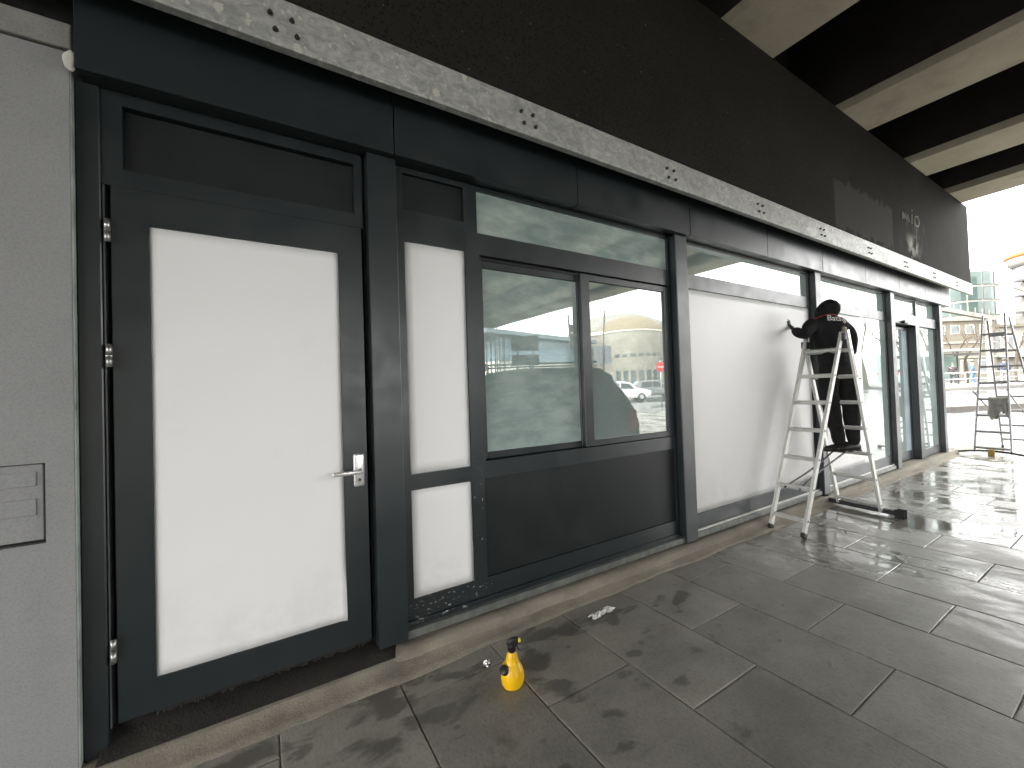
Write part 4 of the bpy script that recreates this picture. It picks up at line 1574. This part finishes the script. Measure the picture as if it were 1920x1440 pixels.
# bare winter trees
BARK = simple('winter_bark', (.060, .044, .028), .9, 0, .25, 5)
def bare_tree(pos, h, seed, label, lean=0.0, spread=1.0, depth=6, r0=None, dirn=None):
    rnd = random.Random(seed)
    root = empty('bare_tree', pos, label, 'tree', 'bare winter trees')
    tr, br = bmesh.new(), bmesh.new()
    r0 = r0 or h * .018
    def grow(bm, p, d, L, r, lev):
        n = 3
        pts, rad = [p], [r]
        q, dd = p.copy(), d.copy()
        for i in range(n):
            dd = (dd + Vector((rnd.uniform(-1, 1), rnd.uniform(-1, 1), rnd.uniform(-.3, .8))) * .16).normalized()
            q = q + dd * (L / n)
            pts.append(q.copy())
            rad.append(r * (1 - .38 * (i + 1) / n))
        add_tube(bm, pts, rad, 6 if lev < 2 else (4 if lev < 4 else 3), False)
        if lev >= depth:
            return
        k = 3 if lev in (0, 1) else rnd.choice((2, 2, 3))
        for j in range(k):
            a = rnd.uniform(0, 2 * math.pi)
            tilt = rnd.uniform(.35, .85) * spread if lev else rnd.uniform(.3, .6) * spread
            o = dd.orthogonal().normalized()
            o.rotate(Matrix.Rotation(a, 3, dd))
            nd = (dd * math.cos(tilt) + o * math.sin(tilt)).normalized()
            start = pts[-1] if j else pts[-1]
            grow(br, start, nd, L * rnd.uniform(.62, .84), rad[-1] * rnd.uniform(.6, .78), lev + 1)
    d0 = Vector((lean * .6, lean * .4, 1)).normalized() if dirn is None else Vector(dirn).normalized()
    grow(tr, Vector(pos), d0, h * .30, r0, 0)
    bm_obj('trunk', tr, BARK, root, True)
    bm_obj('crown', br, BARK, root, True)
bare_tree((53.0, 7.35, gz(53, 7.35)), 7.6, 11, 'bare pollarded tree just behind the bus shelter', 0, 1.15, 7, .17)
bare_tree((55.0, 9.6, gz(55, 9.6)), 7.4, 17, 'bare bushy tree close to the end of the shopfront', 0, 1.15, 7, .15)
bare_tree((64.0, 10.2, gz(64, 10)), 9.0, 12, 'bare tree against the tan building, left of the far ladder', 0, 1, 5)
bare_tree((66.0, 6.2, gz(66, 6)), 9.5, 13, 'bare tree between the far ladder and the tower', .1, 1.1, 6)
bare_tree((46.0, 1.2, gz(46, 1)), 12.5, 14, 'bare tree reaching in from beyond the tall tower', -.25, 1.2, 6, .16)
for i, (x, y, h) in enumerate(((50, -13.5, 11), (55, -15.8, 12), (61, -17.6, 13), (58, -13.0, 11), (67, -15.5, 13), (73, -14.5, 14), (74, -19.0, 13), (82, -17.5, 15), (80, -13.5, 12), (49, -17.5, 11), (90, -12, 14), (88, -20, 15))):
    bare_tree((x, y, gz(x, y)), h, 30 + i, 'bare street tree in the row mirrored by the far shop panes', 0, 1.05, 5 if i > 4 else 6)

# ------------------------------------------------------------------ buildings
STONEB = simple('buff_stone', (.58, .54, .46), .85, 0, .14, .5)
STONED = simple('weathered_render', (.21, .20, .175), .85, 0, .1, .3)
STONET = simple('tan_stone', (.125, .110, .082), .85, 0, .2, .6)
STONEL = simple('light_render', (.60, .58, .52), .85, 0, .08, .3)
WINB = simple('window_glass_dark', (.07, .085, .085), .12, 0, .2, 2)
GREENG = simple('green_glass', (.05, .078, .070), .12, 0, .2, .4)
BLUEG = simple('blue_glass', (.12, .20, .25), .12, 0, .2, .3)
ORANGE = simple('orange_band', (.30, .085, .015), .6)

def prism(name, c, ux, uy, a0, a1, b0, b1, z0, z1, mat, parent):
    """box in a local frame ux/uy about c"""
    bm = bmesh.new()
    vs = []
    for z in (z0, z1):
        for a, b in ((a0, b0), (a1, b0), (a1, b1), (a0, b1)):
            vs.append(bm.verts.new(Vector(c) + ux * a + uy * b + Vector((0, 0, z))))
    for f in ((0, 3, 2, 1), (4, 5, 6, 7), (0, 1, 5, 4), (1, 2, 6, 5), (2, 3, 7, 6), (3, 0, 4, 7)):
        bm.faces.new([vs[k] for k in f])
    bmesh.ops.recalc_face_normals(bm, faces=bm.faces)
    return bm_obj(name, bm, mat, parent)

def window_grid(c, ux, uy, b, a0, a1, na, z0, z1, nz, wf_, hf, parent, frame=True, mat=None, fm=None):
    da, dz = (a1 - a0) / na, (z1 - z0) / nz
    for i in range(na):
        for j in range(nz):
            x0 = a0 + da * (i + .5 - wf_ / 2)
            y0 = z0 + dz * (j + .5 - hf / 2)
            w = prism('window', c, ux, uy, x0, x0 + da * wf_, b - .06, b - .001, y0, y0 + dz * hf, fm or STONEL, parent)
            prism('pane', c, ux, uy, x0 + da * wf_ * .08, x0 + da * wf_ * .92, b - .09, b - .061, y0 + dz * hf * .06, y0 + dz * hf * .94, mat or WINB, w)

# tan building behind the shelter
c = fl(58, 62)
c.z = gz(c.x, c.y)
tb = empty('tan_building', c, 'low tan stone building with dark window band behind the bare trees', 'building')
prism('wall', c, RG, FD, -22, 7.0, 0, 12, -.5, 8.2, STONET, tb)
prism('cornice', c, RG, FD, -22.2, 7.2, -.3, 12, 8.2, 8.7, STONED, tb)
prism('string_course', c, RG, FD, -22, 7.02, -.12, 0, 5.0, 5.3, STONED, tb)
prism('string_course', c, RG, FD, -22, 7.02, -.10, 0, 2.9, 3.15, STONED, tb)
window_grid(c, RG, FD, 0, -6, 6.5, 6, 6.0, 8.0, 1, .62, .62, tb)
window_grid(c, RG, FD, 0, -6, 6.5, 5, .4, 2.9, 1, .70, .8, tb)
# white canopy arm rising from it
cn_ = empty('footbridge', fl(46, 49, 7), 'white sloping footbridge beam in front of the round glass building', 'bridge')
bm = bmesh.new()
add_bar(bm, fl(46, 47.0, 8.6), fl(46, 54.2, 7.0), .5, .42, (0, 0, 1))
bm_obj('beam', bm, STONED, cn_)
bm = bmesh.new()
for t in range(10):
    q = fl(46, 47.0, 8.6).lerp(fl(46, 54.2, 7.0), t / 9)
    add_bar(bm, q, q + Vector((0, 0, .9)), .05, .05, (1, 0, 0))
bm_obj('baluster', bm, STONED, cn_)
bm = bmesh.new()
add_bar(bm, fl(46, 54.0, .0), fl(46, 54.0, 7.0), .5, .5, (1, 0, 0))
bm_obj('pier', bm, STONED, cn_)

# round glass building
def round_building():
    c = fl(95, 101.2)
    c.z = 1.2
    root = empty('round_building', c, 'round pale building with green glass storeys beyond the wall corner', 'building')
    bm = bmesh.new()
    add_lathe(bm, [(8.6, -1), (8.6, 22.6), (8.2, 22.6), (8.2, 23.3)], c, 40)
    bm_obj('wall', bm, STONED, root, True)
    for st in range(7):
        z0 = .6 + st * 3.2
        for k in range(20):
            a0 = 2 * math.pi * (k + .06) / 20
            a1 = 2 * math.pi * (k + .94) / 20
            bm = bmesh.new()
            rings = []
            for z in (z0, z0 + 2.75):
                rings.append([bm.verts.new(c + Vector((8.72 * math.cos(a0 + (a1 - a0) * t / 3), 8.72 * math.sin(a0 + (a1 - a0) * t / 3), z))) for t in range(4)])
            for t in range(3):
                bm.faces.new((rings[0][t], rings[0][t + 1], rings[1][t + 1], rings[1][t]))
            r = bmesh.ops.extrude_face_region(bm, geom=list(bm.faces))
            for v in r['geom']:
                if isinstance(v, bmesh.types.BMVert):
                    d = v.co - c
                    d.z = 0
                    v.co -= d.normalized() * .15
            bmesh.ops.recalc_face_normals(bm, faces=bm.faces)
            bm_obj('window', bm, GREENG, root)
    bm = bmesh.new()
    add_lathe(bm, [(1.4, 23.3), (1.4, 24.9)], c + Vector((1.5, -2, 0)), 12)
    bm_obj('plant_room', bm, STONED, root)
    # long wing to the left with strip windows
    w = prism('wing', c, RG, FD, -34, -7.5, -2, 8, -1, 15.5, STONED, root)
    for z in (4.2, 7.4, 10.6, 13.0):
        prism('strip_window', c, RG, FD, -33, -8.2, -2.12, -2.001, z, z + 1.7, BLUEG, w)
round_building()

# tall round tower with orange rim
def tower():
    c = fl(74, 99.6)
    c.z = 1.2
    root = empty('round_tower', c, 'tall round tower with orange rim, dark balconies and aerials', 'building')
    bm = bmesh.new()
    add_lathe(bm, [(4.9, -1), (4.9, 20.6)], c, 32)
    bm_obj('wall', bm, simple('tower_concrete', (.12, .115, .11), .85, 0, .12, .5), root, True)
    bm = bmesh.new()
    add_lathe(bm, [(5.0, 20.4), (5.5, 21.0), (5.9, 21.9), (5.7, 22.0)], c, 32)
    bm_obj('rim', bm, simple('rim_soffit', (.22, .21, .19), .8), root, True)
    bm = bmesh.new()
    add_lathe(bm, [(5.95, 22.0), (5.95, 22.7), (5.6, 22.7)], c, 32)
    bm_obj('orange_band', bm, ORANGE, root, True)
    for z in (4.6, 8.2, 11.6, 14.6, 17.4):
        bm = bmesh.new()
        n = 18
        for zz0, zz1, ro in ((z, z + .28, 6.1),):
            rr = []
            for zz in (zz0, zz1):
                for rad in (4.85, ro):
                    rr.append([bm.verts.new(c + Vector((rad * math.cos(R(-225) + R(195) * t / n), rad * math.sin(R(-225) + R(195) * t / n), zz))) for t in range(n + 1)])
            for t in range(n):
                bm.faces.new((rr[0][t], rr[0][t + 1], rr[1][t + 1], rr[1][t]))
                bm.faces.new((rr[2][t], rr[3][t], rr[3][t + 1], rr[2][t + 1]))
                bm.faces.new((rr[1][t], rr[1][t + 1], rr[3][t + 1], rr[3][t]))
            bm.faces.new((rr[0][0], rr[1][0], rr[3][0], rr[2][0]))
            bm.faces.new((rr[0][n], rr[2][n], rr[3][n], rr[1][n]))
        bmesh.ops.recalc_face_normals(bm, faces=bm.faces)
        bm_obj('balcony', bm, simple('dark_balcony', (.05, .045, .055), .6), root)
    for k, (dx, dy, h) in enumerate(((-2, 1.5, 3.0), (-1.0, .5, 2.2), (-.2, -.8, 4.4), (.6, -1.4, 3.4), (1.6, -2.2, 2.6))):
        q = c + Vector((dx, dy, 22.6))
        tube('aerial', [q, q + Vector((0, 0, h))], .09, WHITEP, root, 5)
tower()

# white low building right of the ladder
c = fl(62, 78)
c.z = gz(c.x, c.y)
wb = empty('white_building', c, 'white two storey building behind the far ladder', 'building')
prism('wall', c, RG, FD, -5.5, 12, 0, 10, -.5, 7.6, STONED, wb)
prism('roof', c, RG, FD, -5.8, 12.3, -.4, 10, 7.6, 8.0, STONET, wb)
window_grid(c, RG, FD, 0, -5, 11, 8, 3.6, 7.0, 1, .45, .6, wb)
prism('awning', c, RG, FD, -5.2, 11, -1.2, -.01, 3.0, 3.2, WHITEP, wb)

# ------------------------------------------------------------------ what the glass mirrors: the square behind the viewer
RM = Vector((.853, .522, 0))
FM = Vector((.522, -.853, 0))
c = Vector((67.2, -62.2, .8))
ar = empty('domed_hall', c, 'buff round hall with a wide shallow dome across the square', 'building')
bm = bmesh.new()
add_lathe(bm, [(13.0, -1), (13.0, 10.9), (13.5, 11.0), (13.5, 11.6), (12.4, 11.7)], c, 48)
bm_obj('wall', bm, STONEB, ar, True)
bm = bmesh.new()
pf = [(11.2 * math.cos(R(t)), 11.6 + 5.2 * math.sin(R(t))) for t in range(0, 90, 9)] + [(.2, 16.8)]
add_lathe(bm, pf, c, 40)
bm_obj('dome', bm, simple('dome_tiles', (.20, .192, .17), .8, 0, .12, .5), ar, True)
bm = bmesh.new()
pf = [(6.4 * math.cos(R(t)), 11.0 + 3.6 * math.sin(R(t))) for t in range(0, 90, 10)] + [(.2, 14.6)]
add_lathe(bm, pf, c - FM * 9.5, 32)
bm_obj('porch_dome', bm, simple('porch_tiles', (.19, .155, .105), .8, 0, .12, .5), ar, True)
bm = bmesh.new()
add_lathe(bm, [(6.6, -1), (6.6, 10.9), (6.9, 11.0), (6.9, 11.2)], c - FM * 9.5, 32)
bm_obj('porch_wall', bm, STONEB, ar, True)
for k in range(15):
    a = math.atan2(-FM.y, -FM.x) + R(-84 + 12 * k)
    for z, h in ((1.2, 2.6), (6.4, .55)):
        q = c - FM * 9.5 if abs(k - 7) < 4 else c
        rad = 6.62 if abs(k - 7) < 4 else 13.02
        q = q + Vector((rad * math.cos(a), rad * math.sin(a), 0))
        ux = Vector((-math.sin(a), math.cos(a), 0))
        uy = Vector((-math.cos(a), -math.sin(a), 0))
        prism('window', q, ux, uy, -.4, .4, -.05, .3, z, z + h, WINB, ar)
prism('side_wall', Vector((58.0, -62.5, .8)), RM, FM, -22, 2, 0, 6, -1, 9.4, STONEB, ar)

c = Vector((39.5, -52.5, .8))
ux = Vector((.97, -.24, 0)).normalized()
uy = Vector((-.24, -.97, 0)).normalized()
bb = empty('blue_glass_hall', c, 'long blue glass hall with a projecting flat roof and thin columns', 'building')
prism('wall', c, ux, uy, -9.5, 14, 0, 14, -1, 5.4, STONEL, bb)
prism('glass_storey', c, ux, uy, -9.5, 14, -.3, 14, 5.4, 9.2, BLUEG, bb)
prism('roof', c, ux, uy, -13.5, 14.4, -1.6, 14, 9.2, 9.8, simple('roof_edge', (.16, .20, .22), .6), bb)
for k in range(24):
    prism('mullion', c, ux, uy, -9.5 + k, -9.4 + k, -.38, -.301, 5.4, 9.2, WHITEP, bb)
for k in range(5):
    a = -13.2 + k * .9
    prism('column', c, ux, uy, a, a + .16, -1.2, -1.04, -1, 9.2, STABD, bb)
for k in range(6):
    prism('doorway', c, ux, uy, -7 + k * 3.4, -4.6 + k * 3.4, -.04, .2, 0, 3.4, WINB, bb)

def street_lamp(x, y, h, label):
    z = gz(x, y)
    root = empty('street_lamp', (x, y, z), label, 'street lamp')
    tube('pole', [(x, y, z), (x, y, z + h)], [.10, .05], STABD, root, 8)
    tube('arm', [(x, y, z + h), (x - .35, y - .2, z + h + .18), (x - 1.0, y - .6, z + h + .2)], .04, STABD, root, 6)
    bm = bmesh.new()
    add_box(bm, x - 1.7, x - .9, y - .85, y - .55, z + h + .12, z + h + .30, .06, 2)
    bm_obj('lamp_head', bm, STABD, root)
street_lamp(19.8, -32.3, 7.4, 'dark street lamp with a single flat head near the glass hall')

z = gz(25.8, -28.6)
tm = empty('traffic_light', (25.8, -28.6, z), 'tall traffic signal mast with three lamp boxes', 'traffic light')
tube('pole', [(25.8, -28.6, z), (25.8, -28.6, z + 8.3)], .08, STABD, tm, 8)
for k in range(3):
    bm = bmesh.new()
    add_box(bm, 25.9, 26.35, -28.75, -28.45, z + 5.0 + k * .85, z + 5.7 + k * .85, .06, 2)
    bm_obj('signal_box', bm, STABD, tm)

# blank backs of an arrow-shaped direction sign
sgc = Vector((10.0, -12.6, 0))
sgn = empty('direction_sign', sgc, 'arrow shaped direction sign board seen from behind, on two posts', 'sign')
bm = bmesh.new()
for z0, z1 in ((3.30, 3.98),):
    pts = [(-.62, z0 + .1), (-.50, z0), (.62, z0), (.62, z1), (-.50, z1), (-.62, z1 - .1)]
    f = [bm.verts.new(sgc + RM * x + Vector((0, 0, z))) for x, z in pts]
    g = [bm.verts.new(sgc + RM * x + FM * .04 + Vector((0, 0, z))) for x, z in pts]
    bm.faces.new(f); bm.faces.new(list(reversed(g)))
    for k in range(6):
        bm.faces.new((f[k], g[k], g[(k + 1) % 6], f[(k + 1) % 6]))
bmesh.ops.recalc_face_normals(bm, faces=bm.faces)
bm_obj('board', bm, simple('sign_back', (.10, .105, .11), .5, .2), sgn)
prism('lower_board', sgc, RM, FM, -.60, .62, 0, .04, 2.62, 3.12, simple('sign_back_b', (.09, .095, .10), .5, .2), sgn)
for s in (-.35, .35):
    q = sgc + RM * s + FM * .075
    tube('post', [q, q + Vector((0, 0, 3.9))], .035, STABD, sgn, 8)

# no entry sign
c = Vector((20.9, -14.1, 0))
c.z = gz(c.x, c.y)
ne = empty('no_entry_sign', c, 'round red no entry sign with a white bar on a grey post', 'sign')
tube('post', [c + FM * .05, c + FM * .05 + Vector((0, 0, 2.9))], .04, ALUD, ne, 8)
def disc(name, ctr, r, t, mat, par):
    bm = bmesh.new()
    add_tube(bm, [ctr + FM * t, ctr], r, 24)
    bmesh.ops.recalc_face_normals(bm, faces=bm.faces)
    return bm_obj(name, bm, mat, par)
dc = c + Vector((0, 0, 2.5))
disc('disc', dc, .30, .03, simple('sign_red', (.45, .02, .03), .4), ne)
prism('bar', dc, RM, FM, -.20, .20, -.006, -.001, -.05, .05, WHITEP, ne)

# tall banner board on a mast
c = Vector((32.1, -30.7, 0))
c.z = gz(c.x, c.y)
bn = empty('banner_mast', c, 'dark banner board on a leaning mast by the parked cars', 'banner')
tube('mast', [c, c + Vector((.4, .2, 9.5))], .08, STABD, bn, 8)
prism('board', c + Vector((.2, 0, 0)), RM, FM, -1.1, .9, -.05, 0, 3.6, 5.6, simple('banner_grey', (.10, .11, .115), .6), bn)

# ------------------------------------------------------------------ vehicles
CARGL = simple('car_glass', (.02, .025, .027), .08, 0, .1)
TYRE = simple('tyre', (.015, .015, .015), .8)
RIM = simple('rim', (.35, .35, .35), .35, .7)
TAIL = simple('tail_lamp', (.40, .02, .025), .25)
HEADL = simple('head_lamp', (.6, .6, .6), .15)

def vehicle(name, label, cat, pos, heading, prof, hw, paint, wheels, wr, group=None, rails=False, windows=None, tail=None):
    """prof: (x, z_sill, z_belt, z_roof, width factor at roof); +x is forward"""
    root = empty(name, (0, 0, 0), label, cat, group)
    bm = bmesh.new()
    rings = []
    for x, zs, zb, zr, k in prof:
        ring = []
        hb = hw * (1 if abs(x) < abs(prof[0][0]) * .93 else .93)
        half = [(hb * .90, zs), (hb, zs + .18), (hb * 1.0, (zs + zb) / 2 + .1), (hb * .985, zb), (hw * k, zb + (zr - zb) * .85), (hw * k * .86, zr)]
        ring = [bm.verts.new((x, y, z)) for y, z in half] + [bm.verts.new((x, -y, z)) for y, z in reversed(half)]
        rings.append(ring)
    n = 12
    for a, c in zip(rings[:-1], rings[1:]):
        for q in range(n):
            bm.faces.new((a[q], c[q], c[(q + 1) % n], a[(q + 1) % n]))
    bm.faces.new(rings[0]); bm.faces.new(list(reversed(rings[-1])))
    bmesh.ops.recalc_face_normals(bm, faces=bm.faces)
    bm_obj('body', bm, paint, root, False)
    for s in (-1, 1):
        for wx in wheels:
            bm = bmesh.new()
            add_tube(bm, [(wx, s * (hw - .20), wr), (wx, s * (hw + .01), wr)], wr, 20)
            bmesh.ops.recalc_face_normals(bm, faces=bm.faces)
            w = bm_obj('wheel', bm, TYRE, root, True)
            bm = bmesh.new()
            add_tube(bm, [(wx, s * (hw + .0), wr), (wx, s * (hw + .016), wr)], wr * .62, 16)
            bmesh.ops.recalc_face_normals(bm, faces=bm.faces)
            bm_obj('rim', bm, RIM, w)
        for (xa, za, xb, zb_, xc, zc, xd, zd, ya, yb) in windows or ():
            bm = bmesh.new()
            f = [bm.verts.new((x, s * y, z)) for x, z, y in ((xa, za, ya), (xb, zb_, ya), (xc, zc, yb), (xd, zd, yb))]
            g = [bm.verts.new(v.co + Vector((0, -s * .03, 0))) for v in f]
            bm.faces.new(f); bm.faces.new(list(reversed(g)))
            for q in range(4):
                bm.faces.new((f[q], g[q], g[(q + 1) % 4], f[(q + 1) % 4]))
            bmesh.ops.recalc_face_normals(bm, faces=bm.faces)
            bm_obj('side_window', bm, CARGL, root)
    xb, xf = prof[0][0], prof[-1][0]
    for s in (-1, 1):
        bm = bmesh.new()
        tx, t0, t1 = tail or (xb, prof[1][2] - .12, prof[1][2] + .22)
        add_box(bm, tx - .02, tx + .12, s * (hw - .10) - .10, s * (hw - .10) + .085, t0, t1, .03, 2)
        bm_obj('tail_light', bm, TAIL, root)
        bm = bmesh.new()
        add_box(bm, xf - .16, xf + .015, s * (hw - .22) - .17, s * (hw - .22) + .15, .62, .80, .04, 2)
        bm_obj('headlight', bm, HEADL, root)
    if rails:
        zr = max(p_[3] for p_ in prof)
        for s in (-1, 1):
            tube('roof_rail', [(-1.5, s * .55, zr + .10), (1.0, s * .55, zr + .10)], .022, STABD, root, 6)
        for xx in (-1.3, -.2, .8):
            tube('roof_bar', [(xx, -.66, zr + .12), (xx, .66, zr + .12)], .024, STABD, root, 6)
            for s in (-1, 1):
                tube('rail_foot', [(xx, s * .55, zr - .02), (xx, s * .55, zr + .10)], .02, STABD, root, 5)
    root.location = pos
    root.rotation_euler = (0, 0, heading)
    return root

CARW = simple('white_car_paint', (.62, .62, .62), .25, 0, .04)
VAND = simple('dark_van_paint', (.030, .035, .038), .35, 0, .05)
SUVP = simple('grey_car_paint', (.12, .125, .125), .25, 0, .04)
hm = math.atan2(RM.y, RM.x)
vanp = [(-2.25, .35, .70, .74, .95), (-2.20, .30, .98, 1.02, .92), (-2.02, .28, 1.02, 1.40, .88), (-1.78, .28, 1.02, 1.76, .85), (-1.55, .28, 1.02, 1.92, .84), (-1.2, .28, 1.02, 1.97, .84), (0, .28, 1.02, 1.97, .84), (.75, .28, 1.02, 1.90, .82), (1.30, .28, 1.0, 1.30, .84), (2.0, .28, .90, 1.02, .80), (2.22, .35, .72, .84, .78)]
vwin = [(-1.6, 1.10, -.55, 1.10, -.55, 1.72, -1.6, 1.74, .90, .815), (-.45, 1.10, .55, 1.10, .50, 1.72, -.45, 1.72, .90, .815)]
vehicle('parked_van', 'dark grey van with roof bars parked across from the shopfront', 'van', (4.98, -5.15, 0), math.pi + hm, vanp, .90, VAND, (-1.3, 1.35), .32, None, True, vwin, (-2.18, .66, 1.06))
carp = [(-2.05, .35, .80, .90, .86), (-2.0, .25, .88, 1.18, .84), (-1.6, .22, .90, 1.55, .80), (-.5, .22, .92, 1.62, .79), (.35, .22, .92, 1.52, .78), (1.05, .22, .92, 1.02, .80), (1.85, .24, .78, .86, .78), (2.08, .32, .62, .70, .74)]
cwin = [(-1.55, .98, -.55, .98, -.55, 1.46, -1.40, 1.44, .865, .735), (-.45, .98, .75, .98, .30, 1.42, -.45, 1.47, .865, .735)]
vehicle('parked_car', 'white hatchback standing on the road in front of the domed hall', 'car', gp(26.6, -22.6, 0), hm, carp, .87, CARW, (-1.25, 1.28), .31, 'cars on the road by the square', False, cwin)
vehicle('parked_car', 'grey car a little beyond the white hatchback near the no entry sign', 'car', gp(31.6, -23.4, 0), hm, carp, .87, SUVP, (-1.25, 1.28), .31, 'cars on the road by the square', False, cwin)
busp = [(-5.4, .35, 1.2, 3.0, .95), (-5.3, .30, 1.2, 3.15, .92), (0, .30, 1.2, 3.2, .92), (5.2, .30, 1.2, 3.15, .92), (5.45, .35, 1.1, 2.9, .93)]
bwin = [(-4.9 + 1.9 * k, 1.35, -3.2 + 1.9 * k, 1.35, -3.2 + 1.9 * k, 2.65, -4.9 + 1.9 * k, 2.65, 1.262, 1.20) for k in range(5)]
vehicle('city_bus', 'pale teal city bus standing at the stop across the road', 'bus', gp(55.5, -9.2, 0), hm, busp, 1.25, simple('teal_bus_paint', (.30, .37, .37), .3), (-3.2, 3.0), .48, None, False, bwin)
vehicle('parked_car', 'white car waiting at the kerb on the far side of the road', 'car', gp(47.5, 1.6, .0), R(97), carp, .87, CARW, (-1.25, 1.28), .31, 'cars on the road by the square', False, cwin)
